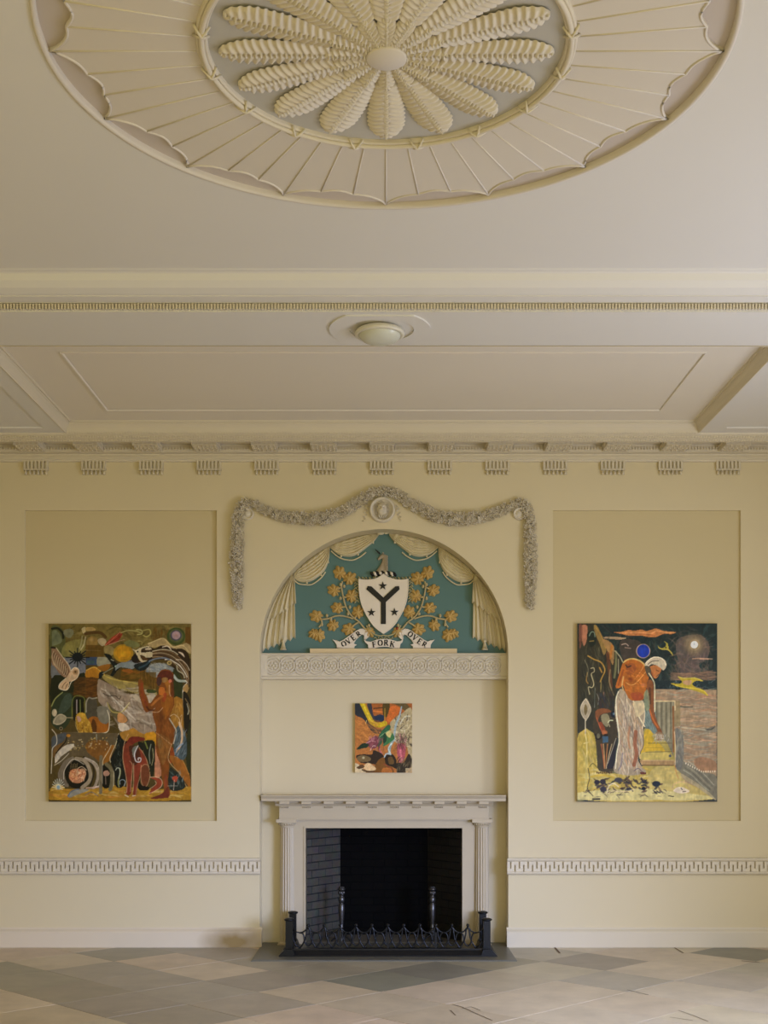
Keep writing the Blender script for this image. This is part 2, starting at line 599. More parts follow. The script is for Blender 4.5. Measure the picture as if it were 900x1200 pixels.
struct('trim_3', chair_rail(-5.0, -AX + .006, False), M['trim'], 'chair rail with fret pattern left of the fireplace')
struct('trim_4', chair_rail(AX - .012, 5.0, True), M['trim'], 'chair rail with fret pattern right of the fireplace')

# ------------------------------------------------------------------ ceiling
cl = MB()
circ = [(CX + CR * math.cos(2 * PI * i / 128), CY + CR * math.sin(2 * PI * i / 128)) for i in range(128)]
cl.plate([[(-5, -1.5), (5, -1.5), (5, 7.26), (-5, 7.26)], circ], ZM, ZM + 0.026, 'xy')
cl.plate([[(-5, -1.5), (5, -1.5), (5, 7.26), (-5, 7.26)]], ZM + 0.026, ZM + 0.06, 'xy')
# raised thin lines and cove running to the beam
cl.sweep_x([(7.20, ZM), (7.215, ZM - .006), (7.235, ZM - .006), (7.25, ZM - .012), (7.27, ZM - .045), (7.31, ZM - .075), (7.36, ZM - .090), (7.385, ZM - .092),
            (7.385, ZM - .098), (7.47, ZM - .100), (7.475, ZM - .104), (7.49, ZM - .104), (7.49, ZS + .05), (7.50, ZS + .003)], -5, 5, False)
struct('ceiling', cl, M['ceil'], 'plain plaster ceiling with shallow round recess', fix=False)
# lower ceiling: beam soffit with three coffers
lc = MB()
CF = [(-2.68, 8.11), (2.65, 8.11), (2.65, 10.27), (-2.68, 10.27)]
LF = [(-5, 8.2), (-2.825, 8.2), (-2.825, 10.13), (-5, 10.13)]
RF = [(2.84, 8.2), (5, 8.2), (5, 10.13), (2.84, 10.13)]
lc.plate([[(-5, 7.50), (5, 7.50), (5, 10.40), (-5, 10.40)], CF, [(x + (0.001 if x < -4.9 else 0), y) for x, y in LF], [(x - (0.001 if x > 4.9 else 0), y) for x, y in RF]], ZS, ZS + 0.012, 'xy')
lc.plate([[(-5, 7.50), (5, 7.50), (5, 10.40), (-5, 10.40)], CF], ZS + .012, ZS + .03, 'xy')
struct('trim_5', lc, M['ceil'], 'flat beam and margin of the coffered end bay')
# coffer sides (ovolo) and coffer panel
def ring_sweep(mb, x0, x1, y0, y1, prof):
    """prof: (inset, z) swept round a rectangle"""
    V, F = [], []
    for d, z in prof:
        V += [(x0 + d, y0 + d, z), (x1 - d, y0 + d, z), (x1 - d, y1 - d, z), (x0 + d, y1 - d, z)]
    for k in range(len(prof) - 1):
        for i in range(4):
            j = (i + 1) % 4
            F.append((k * 4 + i, k * 4 + j, k * 4 + 4 + j, k * 4 + 4 + i))
    mb.add(V, F)
cm = MB()
ring_sweep(cm, -2.68, 2.65, 8.11, 10.27, [(-.004, ZS - .004), (.004, ZS - .006), (.010, ZS + .004), (.012, ZS + .020), (.020, ZS + .045), (.034, ZS + .066), (.040, ZS + .070), (.042, ZS + .078), (.055, ZS + .078), (.060, ZS + .09)])
struct('trim_6', cm, M['trim'], 'moulding round the long ceiling coffer', fix=False)
cp = MB()
cp.box(-2.7, 2.67, 8.10, 10.28, ZS + .09, ZS + .11)
xi0, xi1, yi0, yi1 = -2.26, 2.255, 8.50, 9.92
ring_sweep(cp, xi0, xi1, yi0, yi1, [(0, ZS + .09), (0, ZS + .080), (.014, ZS + .080), (.020, ZS + .0885)])
struct('trim_7', cp, M['coffer'], 'long panel of the ceiling coffer with thin raised border', fix=False)
for nm, x0, x1 in (('trim_8', -4.9, -3.2), ('trim_9', 3.18, 4.9)):
    b = MB()
    ring_sweep(b, x0, x1, 8.5, 10.08, [(0, ZS + .012), (0, ZS + .002), (.012, ZS + .002), (.018, ZS + .012)])
    struct(nm, b, M['ceil'], 'thin raised border on the side bay of the ceiling', fix=False)
# bead row along the near edge of the beam
bd = MB()
x = -4.2
while x < 4.2:
    bd.box(x, x + .0105, 7.468, 7.492, ZS + .008, ZS + .040)
    x += .0195
struct('trim_10', bd, M['trim'], 'row of small beads along the ceiling beam', fix=False)

# cornice along the end wall
co = MB()
co.sweep_x([(10.27, ZS + .02), (10.27, ZS), (10.275, ZS - .012), (10.29, ZS - .020), (10.30, ZS - .034), (10.325, ZS - .046), (10.33, ZS - .056), (10.36, ZS - .058),
            (10.362, ZS + .012), (10.70, ZS + .012), (10.702, ZS - .054), (10.765, ZS - .056), (10.768, ZS - .068), (10.762, ZS - .074), (10.762, ZS - .100), (10.772, ZS - .108), (10.775, ZS - .118), (YW + .01, ZS - .122), (YW + .01, ZS + .02)], -5, 5, True)
cor = struct('trim_11', co, M['trim'], 'cornice over the end wall with mutules')
bd = MB()
x = -4.4
while x < 4.4:
    if -2.68 < x < 2.64:
        bd.box(x, x + .012, 10.262, 10.275, ZS - .010, ZS + .004)
    bd.box(x + .004, x + .016, 10.288, 10.303, ZS - .036, ZS - .022)
    bd.box(x, x + .010, 10.318, 10.331, ZS - .056, ZS - .044)
    x += .0225
bd.build('dentil_row', M['trim'], cor, fix=False)
bd = MB()
x = -4.4
while x < 4.4:
    bd.box(x, x + .014, 10.686, 10.702, ZS - .034, ZS - .012)
    x += .026
bd.build('bead_row', M['trim'], cor, fix=False)
BX = [(-3.076 + 0.5098 * i) for i in range(-1, 14)]
mu0 = None
for i, bx in enumerate(BX):
    if mu0 is None:
        b = MB()
        x0, x1 = bx - .108, bx + .108
        b.box(x0, x1, 10.47, 10.70, ZS - .050, ZS + .014)
        b.box(x0 - .008, x1 + .008, 10.462, 10.70, ZS - .016, ZS + .0)
        for r in range(6):
            xx = x0 + .010 + r * (.216 - .020) / 5.0
            b.box(xx - .007, xx + .007, 10.464, 10.470, ZS - .050, ZS - .028)
        b.box(x0, x1, 10.462, 10.470, ZS - .028, ZS - .016)
        for r in range(6):
            for q in range(3):
                xx = x0 + .018 + r * (.216 - .036) / 5.0
                b.lathe([(0.0075, 0.0), (0.010, -.008), (0, -.008)], (xx, 10.50 + q * .075, ZS - .050), n=8)
        mu0 = b.build('mutule', M['trim'], cor)
    else:
        c = mu0.copy()
        COL.objects.link(c)
        c.parent = cor
        c.location = mu0.location + Vector((bx - BX[0], 0, 0))
# fluted blocks with drops on the wall under the cornice
ORD = ['leftmost', 'second', 'third', 'fourth', 'fifth', 'sixth', 'middle', 'eighth', 'ninth', 'tenth', 'eleventh', 'twelfth', 'rightmost']
def block_mesh():
    b = MB()
    zt, zb = ZS - .112, ZS - .232
    b.box(-.104, .104, YW - .008, YW, zb + .042, zt)
    b.box(-.108, .108, YW - .030, YW, zb + .038, zb + .052)
    b.box(-.108, .108, YW - .032, YW, zt - .004, zt + .004)
    for r in range(7):
        xx = -.098 + r * .196 / 6
        b.box(xx - .0085, xx + .0085, YW - .030, YW - .007, zb + .050, zt)
    return b
zc = ZS - .232
blk = None
for i in range(13):
    bx = BX[i + 1]
    where = ('%s from the left of the thirteen' % ORD[i]) if i not in (0, 6, 12) else ('%s of the thirteen' % ORD[i])
    if i == 6: where = 'middle of the thirteen'
    t = thing('guttae_block', 'small fluted plaster block with drops under the cornice, ' + where, 'plaster block', (bx, YW, zc), 'fluted blocks under the cornice')
    if blk is None:
        b = block_mesh()
        o1 = MB(); o1.v = [(v[0] + bx, v[1], v[2]) for v in b.v]; o1.f = b.f; o1.s = b.s
        p1 = o1.build('fluted_block', M['trim'], t)
        dr = MB()
        for r in range(6):
            xx = bx - .090 + r * .180 / 5
            dr.lathe([(0.0, .040), (0.008, .040), (0.0125, .006), (0.0125, 0.0), (0, 0)], (xx, YW - .015, zc), n=10)
        p2 = dr.build('drops', M['trim'], t)
        blk = (p1, p2)
    else:
        for p in blk:
            c = p.copy(); COL.objects.link(c); c.parent = t

# ------------------------------------------------------------------ ceiling medallion
med = thing('ceiling_medallion', 'large round plaster ceiling medallion with ring of long crinkled leaves', 'ceiling medallion', (CX, CY, ZM))
def pc(r, a, z):
    return (CX + r * math.sin(a), CY + r * math.cos(a), z)   # a = 0 points to the end wall
# recess border (buff) disc
b = MB()
b.lathe([(0.0, ZM + .0255), (CR, ZM + .0255)], (CX, CY, 0), n=96)
b.build('border_ground', M['band'], med, fix=False)
b = MB()
b.lathe([(CR + .012, ZM), (CR + .010, ZM - .006), (CR, ZM - .008), (CR - .010, ZM - .004), (CR - .012, ZM + .006), (CR - .012, ZM + .026)], (CX, CY, 0), n=160)
b.build('outer_rim', M['fan'], med)
# scalloped fan: 16 bays of three lobes
def scallop(a):
    t = math.degrees(a) % 22.5
    if t < 7.5:
        u = t / 7.5
        return 1.385 + (1.285 - 1.385) * (u ** 0.62) - .020 * math.sin(PI * u)
    if t < 15:
        u = (t - 7.5) / 7.5
        return 1.285 - .030 * math.sin(PI * u)
    u = (22.5 - t) / 7.5
    return 1.385 + (1.285 - 1.385) * (u ** 0.62) - .020 * math.sin(PI * u)
b = MB()
N = 16 * 36
out = [pc(scallop(2 * PI * i / N), 2 * PI * i / N, 0)[:2] for i in range(N)]
inn = [pc(.74, 2 * PI * i / 64, 0)[:2] for i in range(64)]
b.plate([out, inn], ZM + .012, ZM + .026, 'xy')
b.build('scalloped_fan', M['fan'], med)
b = MB()
b.tube([pc(scallop(2 * PI * i / N) - .002, 2 * PI * i / N, ZM + .012) for i in range(N + 1)], .0068, 6)
b.build('scalloped_edge_moulding', M['fan'], med)
b = MB()
for i in range(48):
    a = 2 * PI * i / 48
    b.tube([pc(.78, a, ZM + .011), pc(scallop(a) - .004, a, ZM + .011)], [.0036, .0048], 6, flat=0.9)
b.build('fan_ribs', M['fan'], med)
b = MB()
b.lathe([(0, ZM + .018), (.745, ZM + .018)], (CX, CY, 0), n=64)
b.build('grey_ground', M['grey'], med, fix=False)
# reeded ring with crossed ribbons
b = MB()
prof = []
for rc, zc_, rr in ((.738, ZM + .006, .008), (.753, ZM - .004, .012), (.768, ZM + .006, .008)):
    for i in range(9):
        a = PI - PI * i / 8
        prof.append((rc + rr * math.cos(a), zc_ - rr * math.sin(a)))
prof = [(.728, ZM + .02)] + prof + [(.778, ZM + .02)]
b.lathe(prof, (CX, CY, 0), n=128)
ring = b.build('reeded_ring', M['plaster'], med)
for i in range(16):
    a = 2 * PI * (i + .5) / 16
    b = MB()
    for s in (-1, 1):
        b.tube([pc(.722, a - s * .045, ZM + .008), pc(.740, a - s * .020, ZM - .012), pc(.753, a, ZM - .022), pc(.766, a + s * .020, ZM - .012), pc(.786, a + s * .045, ZM + .008)], .006, 6)
    b.build('ribbon_tie', M['plaster'], ring)
# crinkled leaves
def leaf_mesh(r0, r1, wmax, h, nl, base_w):
    def fn(u, v):
        # v along, u across -1..1
        x = 2 * u - 1
        s = v
        wd = wmax * (base_w + (1 - base_w) * math.sin(PI * min(1, s * .62 + .08)) ** 1.0)
        if s > .72:
            q = (s - .72) / .28
            wd *= math.sqrt(max(0, 1 - q ** 1.7))
        ph = s * nl - abs(x) * .75
        lob = 0.5 + 0.5 * math.cos(2 * PI * (s * nl - 1.1))
        wd *= 1 - .13 * lob * (1 if s < .97 else .3)
        dome = (1 - abs(x) ** 2.5)
        rid = math.cos(2 * PI * ph)
        z = h * (.55 + .40 * dome) + h * .17 * rid * min(1, abs(x) * 2.2) * (1 - .35 * abs(x) ** 4)
        if abs(x) < .16:
            z = h * .95 + h * .35 * math.cos(2 * PI * s * nl * 1.6)
        z -= h * .22 * max(0, abs(x) - .75) / .25
        if s < .01: z = -.002
        z *= (1 if s < .9 else (1 - (s - .9) * 3))
        r = r0 + (r1 - r0) * s
        return (CX + x * wd, CY + r, ZM + .020 - z)
    b = MB()
    b.grid(fn, 22, int(nl * 9))
    return b
def add_leaves(name, n, off, bmk, m):
    first = None
    for i in range(n):
        a = 2 * PI * (i + off) / n
        if first is None:
            first = bmk.build(name, m, med)
            # geometry is local to the medallion's centre already
            o = first
        else:
            o = first.copy(); COL.objects.link(o); o.parent = med
        o.rotation_euler = (0, 0, -a)
add_leaves('long_leaf', 16, 0, leaf_mesh(.225, .690, .088, .030, 14, .50), M['plaster'])
add_leaves('short_leaf', 16, 0, leaf_mesh(.075, .255, .042, .036, 7, .36), M['plaster'])
b = MB()
b.lathe([(0, ZM - .026), (.078, ZM - .026), (.083, ZM - .022), (.084, ZM - .012), (.070, ZM + .004), (.070, ZM + .02)], (CX, CY, 0), n=40)
b.build('centre_boss', M['fan'], med)

# ------------------------------------------------------------------ ceiling lamp
LX, LY = -.027, 7.79
lp = thing('ceiling_light', 'round flush ceiling light with frosted bowl on the plaster beam', 'ceiling light', (LX, LY, ZS))
b = MB()
pts = []
for i in range(96):
    a = 2 * PI * i / 96
    pts.append((LX + .323 * math.cos(a), max(LY - .245, min(LY + .245, LY + .323 * math.sin(a)))))
hole = [(LX + .012 + .205 * math.cos(2 * PI * i / 64), LY + .205 * math.sin(2 * PI * i / 64)) for i in range(64)]
b.plate([pts, hole], ZS - .010, ZS + .002, 'xy')
pl = b.build('plaster_rose', M['ceil'], lp)
b = MB()
b.lathe([(.120, ZS - .002), (.152, ZS - .016), (.160, ZS - .030), (.160, ZS - .040), (.150, ZS - .046), (.136, ZS - .046), (.132, ZS - .040)], (LX, LY, 0), n=48)
b.build('lamp_rim', M['enamel'], lp)
b = MB()
b.lathe([(.134, ZS - .042), (.130, ZS - .054), (.112, ZS - .072), (.08, ZS - .086), (.04, ZS - .093), (0, ZS - .095)], (LX, LY, 0), n=48)
tag(b.build('glass_bowl', M['glass'], lp), 'frosted glass bowl, unlit')
# ------------------------------------------------------------------ lunette with the arms
lun = MB()
lh = 1.115
zb = at(0, 765, YA)[1]
n = 48
lun.plate([[(lh * math.cos(PI * i / n), ZSP + lh * math.sin(PI * i / n)) for i in range(n + 1)] + [(-lh, zb - .05), (lh, zb - .05)]], YA - .012, YA + .002)
tag(lun.build('lunette_panel', M['teal']), 'half-round blue-green painted panel filling the top of the arched alcove', 'painted panel')

YL = YA - .012
def L(px, py, y=None):
    x, z = at(px, py, YL)
    return (x, z)
def arcpx(px):
    """pixel y of the alcove back along the arch for a given pixel x"""
    x = (px - 450) * YL / FPX
    z = ZSP + math.sqrt(max(0, (AX - .004) ** 2 - x * x))
    return 890 - (z - EYE) * FPX / YL

dr = thing('plaster_drapery', 'cream plaster curtain swags and side tails modelled inside the arch top', 'drapery relief', (0, YL, zb))
def swag(x0, y0, x1, y1, low, mirror, cordpts):
    """x0,y0 outer fixing; x1,y1 inner fixing; low: lower edge points (photo pixels, left side)"""
    s = -1 if mirror else 1
    lows = spl([(p[0], p[1], 0) for p in low], 10)
    m = len(lows)
    def fn(u, v):
        p = lows[min(m - 1, int(round(u * (m - 1))))]
        tx = x0 + (x1 - x0) * u
        ty = arcpx(tx) - .3
        # folds hang as nested curves between the fixings
        px = tx + (p[0] - tx) * v
        py = ty + (p[1] - ty) * v
        x, z = at(px, py, YL)
        amp = math.sin(PI * min(1, max(0, u))) ** .5
        d = .014 + .030 * amp * (.35 + .65 * v) + .011 * amp * math.cos(2 * PI * v * 6.5 + 1.2 * math.sin(u * 3))
        d += .006 * math.cos(2 * PI * u * 7) * (1 - v)
        if v < .01 or v > .995: d = 0.0
        return (s * x, YL - d, z)
    b = MB(); b.grid(fn, 40, 42)
    o = b.build('swag', M['drape'], dr)
    # looped cord and small drops on the hem
    c = MB()
    pp = [L(*p) for p in cordpts]
    c.tube([(s * p[0], YL - .016, p[1]) for p in spl([(q[0], q[1]) for q in pp], 8)], .0058, 6)
    for t in (.3, .55, .8):
        p = lows[int(t * (m - 1))]
        x, z = at(p[0], p[1], YL)
        c.lathe([(0, .010), (.006, .006), (.009, -.014), (0, -.018)], (s * x, YL - .025, z), n=8)
    c.build('cord', M['drape'], o)
swA = [(386.7, 642), (393, 648), (402, 652), (415.5, 651.5), (429, 642.5), (439, 634), (444, 627)]
coA = [(388, 646), (395, 652), (402, 655.5), (413, 656.8), (422, 653), (429, 647.5)]
swB = [(343.2, 674), (349, 681.5), (362.5, 682), (374, 675.5), (381, 668), (385.5, 656), (386.6, 642)]
coB = [(345.5, 680.5), (350, 684.3), (358, 685.5), (366, 685), (376, 678), (381.5, 670.5)]
for mir in (False, True):
    swag(386.7, 642, 443.5, 624, swA, mir, coA)
    swag(343.4, 674, 386.7, 641, swB, mir, coB)
# side tails
def tail(mirror):
    s = -1 if mirror else 1
    root = None
    # right edge, left edge (arch), hem of lower tier then upper tier
    def tier(rt, rb, lb, zig, dep, npl, name, parent, ytop):
        def fn(u, v):
            # u: 0 at the inner (right) edge, 1 at the arch edge
            hemx = rb[0] + (lb[0] - rb[0]) * u
            hemy = rb[1] + (lb[1] - rb[1]) * u + zig * (abs(((u * npl) % 1) - .5) * 2 - .5)
            py = ytop + (hemy - ytop) * v
            xr_ = rt[0] + (rb[0] - rt[0]) * v ** .8
            px = xr_ + (edge_x(py) - .2 - xr_) * u
            x, z = at(px, py, YL)
            d = dep + .013 * math.cos(2 * PI * u * npl) * min(1, v * 2 + .25) + .005 * math.cos(2 * PI * u * npl * 2.3)
            if u < .008 or v > .992: d = 0
            return (s * x, YL - d, z)
        b = MB(); b.grid(fn, 90, 30)
        return b.build(name, M['drape'], parent)
    def edge_x(py):
        z = EYE - (py - 890) * YL / FPX
        dz = max(0, z - ZSP)
        return 450 - math.sqrt(max(0, (AX - .006) ** 2 - dz * dz)) * FPX / YL
    t1 = tier((344.5, 676), (346.5, 747), (307.5, 762.5), 4.0, .022, 6, 'tail', dr, 674)
    tier((344.8, 676), (347.2, 706), (311, 729), 3.5, .060, 5, 'tail_upper_fold', t1, 673.5)
    # knot at the fixing and hanging tassel
    k = MB()
    x, z = at(342.5, 675, YL)
    k.ball((s * x, YL - .045, z), .022, .022, .018)
    for a in (-.6, .1, .8):
        k.tube([(s * x, YL - .05, z), (s * (x + .04 * math.sin(a) * .8), YL - .055, z - .05)], [.014, .009], 6)
    k.build('knot', M['drape'], t1)
    k = MB()
    xa, za = at(332.3, 718, YL); xb, zb_ = at(332.4, 750, YL); zc_ = at(0, 762.5, YL)[1]
    k.tube([(s * xa, YL - .065, za), (s * xb, YL - .060, zb_)], .006, 6)
    H = zb_ - zc_
    k.lathe([(0, H + .006), (.012, H), (.018, H * .86), (.010, H * .72), (.014, H * .62), (.026, H * .1), (.030, .012), (.030, .002), (0, .002)], (s * xb, YL - .035, zc_), n=16, flute=(8, .003))
    k.build('tassel', M['drape'], t1)
tail(False); tail(True)
k = MB()
x, z = at(446, 625.5, YL)
k.ball((x, YL - .025, z), .035, .02, .016)
k.ball((x + .05, YL - .025, z + .004), .02, .02, .014)
k.build('centre_knot', M['drape'], dr)

# coat of arms ------------------------------------------------------
YC = YL
def plate_px(mb, pts, d0, d1, smooth=0, closed=True):
    p = [L(*q) for q in pts]
    if smooth:
        p = [(v[0], v[1]) for v in spl([(a[0], a[1]) for a in p], smooth, True)]
    mb.plate([p], YC - d1, YC - d0)
    return mb
arms = thing('coat_of_arms', 'white shield with black forked Y and three black stars', 'coat of arms', (at(449.5, 743, YC)[0], YC, at(449.5, 743, YC)[1]))
sp = [(420.6, 679.6)] + [tuple(p) for p in spl([(420.6, 679.6), (427, 680.6), (436, 680.2), (444, 677.6), (449.4, 673.8)], 5)][1:-1] + \
     [tuple(p) for p in spl([(449.4, 673.8), (455, 677.6), (463, 680.2), (472, 680.6), (478, 679.6)], 5)] + \
     [tuple(p) for p in spl([(478, 680), (477.6, 694), (475.2, 708), (469, 722), (460, 735), (449.5, 743)], 6)][1:] + \
     [tuple(p) for p in spl([(449.5, 743), (439, 735), (430, 722), (423.8, 708), (421.2, 694), (420.6, 680.2)], 6)][1:-1]
b = MB(); plate_px(b, sp, 0, .05)
# bevelled rim
b.tube([(L(*q)[0], YC - .048, L(*q)[1]) for q in sp + sp[:1]], .0055, 6)
b.build('shield', M['shield'], arms)
b = MB()
yx = [(429.4, 691.6), (431.0, 687.9), (435.4, 688.2), (449.3, 701.2), (463.2, 688.2), (467.6, 687.9), (468.2, 691.6), (452.2, 706.5), (452.2, 732.0), (446.4, 732.0), (446.4, 706.5)]
plate_px(b, yx, .046, .058)
tag(b.build('forked_cross', M['ink'], arms), 'black forked Y charge')
def star(cx, cy, r):
    b = MB()
    pts = []
    for i in range(10):
        a = -PI / 2 + PI * i / 5
        rr = r if i % 2 == 0 else r * .40
        pts.append((cx + rr * math.cos(a), cy + rr * math.sin(a)))
    plate_px(b, pts, .046, .057)
    tag(b.build('star', M['ink'], arms), 'small black five-pointed star')
star(448.6, 687.6, 5.2); star(435.3, 718.6, 5.0); star(462.2, 718.2, 5.0)
# laurel edging round the shield
random.seed(9)
b = MB()
def leaflet(mb, px, py, ang, ln, wd, d):
    x, z = L(px, py)
    ca, sa = math.cos(ang), math.sin(ang)
    V = [(x, YC - d, z)]
    k = 10
    for i in range(k):
        t = 2 * PI * i / k
        lx, lz = ln * .5 * math.cos(t), wd * .5 * math.sin(t)
        V.append((x + lx * ca - lz * sa, YC - d * .2, z + lx * sa + lz * ca))
    mb.add(V, [(0, 1 + i, 1 + (i + 1) % k) for i in range(k)], True)
edge = []
for i in range(17):
    t = i / 16
    edge.append((420 - 2.2, 680 + 26 * t, PI / 2))
for i in range(14):
    t = i / 13
    edge.append((419 + 27 * t, 678.2 + 1.0 * math.sin(PI * t) - 4.5 * max(0, t - .6) / .4, 0))
for e in list(edge):
    edge.append((899 - e[0], e[1], e[2]))
b2 = b; b1 = MB()
for i, (x, y, a) in enumerate(edge):
    b = b1 if x < 449.4 else b2
    s = 1 if i % 2 else -1
    leaflet(b, x + (s * 1.6 if a else 0), y + (0 if a else s * 1.5), a + s * .8, .030, .014, .034)
    if i % 3 == 0:
        X, Z = L(x, y); b.ball((X, YC - .03, Z), .007)
b1.build('laurel_edging', M['laurel'], arms); b2.build('laurel_edging', M['laurel'], arms)
# scroll under the tip
b = MB()
for s in (-1, 1):
    pts = [(449.5 + s * q[0], q[1]) for q in ((20, 733), (17, 739), (11, 743.5), (4, 745.5), (0, 744.5))]
    b.tube([(L(*p)[0], YC - .022, L(*p)[1]) for p in spl([(q[0], q[1]) for q in pts], 5)], .0065, 6)
    for q in range(5):
        leaflet(b, 449.5 + s * (1.5 + q * 2.2), 747.5 + (q % 2) * 1.2, .6 * s + q, .024, .012, .03)
b.build('scroll_ornament', M['laurel'], arms)
for s in (-1, 1):
    b = MB(); X, Z = L(449.5 + s * 15.6, 737); b.ball((X, YC - .02, Z), .012, .016, .016)
    o = b.build('berry', M['redsp'] if s == 1 else M['laurel'], arms)

# unicorn crest
uc = thing('unicorn_crest', 'small stone-coloured unicorn head crest above the shield', 'crest', (L(449.5, 673)[0], YC, L(449.5, 674)[1]))
def U(c):
    return (425 + c[0] / 18.0, 635 + c[1] / 18.0)
sil = [(308, 372), (322, 330), (352, 292), (372, 262), (400, 248), (424, 236), (446, 252), (480, 280), (512, 322), (530, 392), (536, 480), (538, 580), (548, 668),
       (410, 676), (276, 660), (268, 628), (300, 585), (342, 530), (392, 478), (424, 432), (418, 408), (396, 398), (370, 394), (352, 410), (326, 404)]
b = MB()
def UT(pts):
    return [(L(*U(p))[0], YC - .012, L(*U(p))[1]) for p in pts]
px_ = YC / FPX / 18.0
b.tube(UT([(408, 674), (418, 630), (436, 570), (452, 510), (466, 450), (472, 395), (466, 340), (448, 300), (430, 280)]),
       [r_ * px_ for r_ in (136, 122, 100, 82, 68, 58, 52, 46, 22)], 14, flat=.45)
b.tube(UT([(462, 300), (436, 298), (404, 312), (372, 338), (344, 366), (326, 384)]), [r_ * px_ for r_ in (30, 44, 42, 33, 25, 15)], 12, flat=.6)
b.ball((L(*U((392, 312)))[0], YC - .034, L(*U((392, 312)))[1]), .004)
b.build('unicorn_head', M['unicorn'], uc)
b = MB()
for q in range(7):
    a = [(500 - q * 2, 300 + q * 46), (520 + 4 * (q % 2), 330 + q * 46), (512, 372 + q * 44)]
    b.tube([(L(*U(p))[0], YC - .050, L(*U(p))[1]) for p in a], [.004, .007, .003], 5)
b.build('mane', M['unicorn'], uc)
b = MB()
p0, p1 = L(*U((362, 262))), L(*U((262, 168)))
b.tube([(p0[0], YC - .03, p0[1]), (p1[0], YC - .035, p1[1])], [.009, .003], 8)
tag(b.build('horn', M['ink'], uc), 'thin dark horn')
b = MB()
e0 = L(*U((428, 232))); e1 = L(*U((432, 262)))
b.tube([(e1[0], YC - .035, e1[1]), (e0[0], YC - .04, e0[1])], [.010, .003], 6)
b.build('ear', M['unicorn'], uc)
b = MB(); bk = MB()
for i in range(9):
    t = i / 8
    cx_, cy_ = 200 + t * 470, 694 - 22 * math.sin(PI * t)
    X, Z = L(*U((cx_, cy_)))
    tgt = bk if i % 2 == 0 else b
    tgt.tube([(X - .012, YC - .03, Z + .016), (X, YC - .044, Z), (X + .012, YC - .03, Z - .016)], [.010, .014, .010], 7)
tor = b.build('torse', M['shield'], uc)
tag(bk.build('torse_dark_twists', M['ink'], tor), 'dark twists of the wreath')

# motto ribbon
rb = thing('motto_ribbon', 'white ribbon lettered OVER FORK OVER in black below the shield', 'motto ribbon', (0, YC, L(449.5, 760)[1]))
def R(c):
    return (385 + c[0] / 6.667, 725 + c[1] / 6.667)
b = MB()
left_p = [(33, 165), (60, 172), (88, 184), (120, 168), (170, 132), (215, 100), (245, 84), (268, 82), (300, 104), (318, 132), (306, 150), (284, 168), (276, 152), (282, 136),
          (268, 124), (252, 130), (222, 158), (196, 196), (222, 205), (204, 216), (202, 233), (66, 233), (64, 206), (50, 184)]
cen_p = [(276, 166), (300, 180), (330, 183), (380, 166), (435, 160), (490, 166), (535, 181), (560, 178), (584, 164), (578, 186), (562, 200), (556, 233), (506, 233), (470, 224),
         (435, 222), (395, 224), (360, 233), (312, 233), (308, 204), (288, 188)]
plate_px(b, [R(p) for p in left_p], .006, .022)
plate_px(b, [R(p) for p in cen_p], .012, .034)
plate_px(b, [R((862 - p[0], p[1])) for p in left_p], .006, .022)
b.build('ribbon_band', M['ribbon'], rb)
# raised ribbon edges and curls
for mir in (0, 1):
    b = MB()
    for pts in ([(60, 172), (88, 184), (120, 168), (170, 132), (215, 100), (245, 84), (268, 82), (300, 104), (318, 132), (306, 150), (284, 168)],
                [(66, 230), (100, 226), (150, 210), (196, 180), (222, 158), (252, 130), (268, 124), (282, 136), (278, 160)],
                [(300, 104), (286, 116), (282, 136)]):
        q = [R((862 - p[0] if mir else p[0], p[1])) for p in pts]
        b.tube([(L(*p)[0], YC - .024, L(*p)[1]) for p in q], .0035, 5)
    b.build('ribbon_edge', M['ribbon'], rb)
# serif letters drawn from strokes on a unit box (0..w, 0..1)
def arc(cx, cz, rx, rz, a0, a1, n=14):
    return [(cx + rx * math.cos(math.radians(a0 + (a1 - a0) * i / n)), cz + rz * math.sin(math.radians(a0 + (a1 - a0) * i / n))) for i in range(n + 1)]
TK, TN = .17, .075
GL = {
    'O': (.86, [(TN, arc(.43, .5, .36, .47, 60, 120)), (TK, arc(.43, .5, .36, .46, 115, 245)), (TN, arc(.43, .5, .36, .47, 240, 300)), (TK, arc(.43, .5, .36, .46, -65, 65))]),
    'V': (.84, [(TK, [(.12, .98), (.44, .04)]), (TN, [(.44, .04), (.74, .98)]), (.06, [(0, .98), (.28, .98)]), (.06, [(.60, .98), (.86, .98)])]),
    'E': (.66, [(TK, [(.14, 0), (.14, 1)]), (TN, [(.02, .97), (.60, .97)]), (TN, [(.14, .52), (.48, .52)]), (TN, [(.02, .03), (.62, .03)]), (.06, [(.60, .99), (.60, .80)]), (.06, [(.62, .0), (.62, .2)]), (.06, [(.48, .42), (.48, .62)])]),
    'R': (.80, [(TK, [(.14, 0), (.14, 1)]), (TN, [(.02, .97), (.38, .97)]), (TK * .9, arc(.36, .74, .20, .22, 80, -80)), (TN, [(.14, .51), (.38, .51)]), (TK, [(.34, .50), (.66, .06)]), (.06, [(.0, .02), (.28, .02)]), (.06, [(.60, .03), (.80, .03)])]),
    'F': (.62, [(TK, [(.14, 0), (.14, 1)]), (TN, [(.02, .97), (.58, .97)]), (TN, [(.14, .52), (.46, .52)]), (.06, [(.58, .99), (.58, .78)]), (.06, [(.46, .42), (.46, .62)]), (.06, [(.0, .02), (.28, .02)])]),
    'K': (.80, [(TK, [(.14, 0), (.14, 1)]), (TN, [(.20, .45), (.64, .96)]), (TK, [(.34, .58), (.68, .06)]), (.06, [(.0, .02), (.28, .02)]), (.06, [(.0, .98), (.28, .98)]), (.06, [(.52, .98), (.76, .98)]), (.06, [(.60, .03), (.82, .03)])]),
}
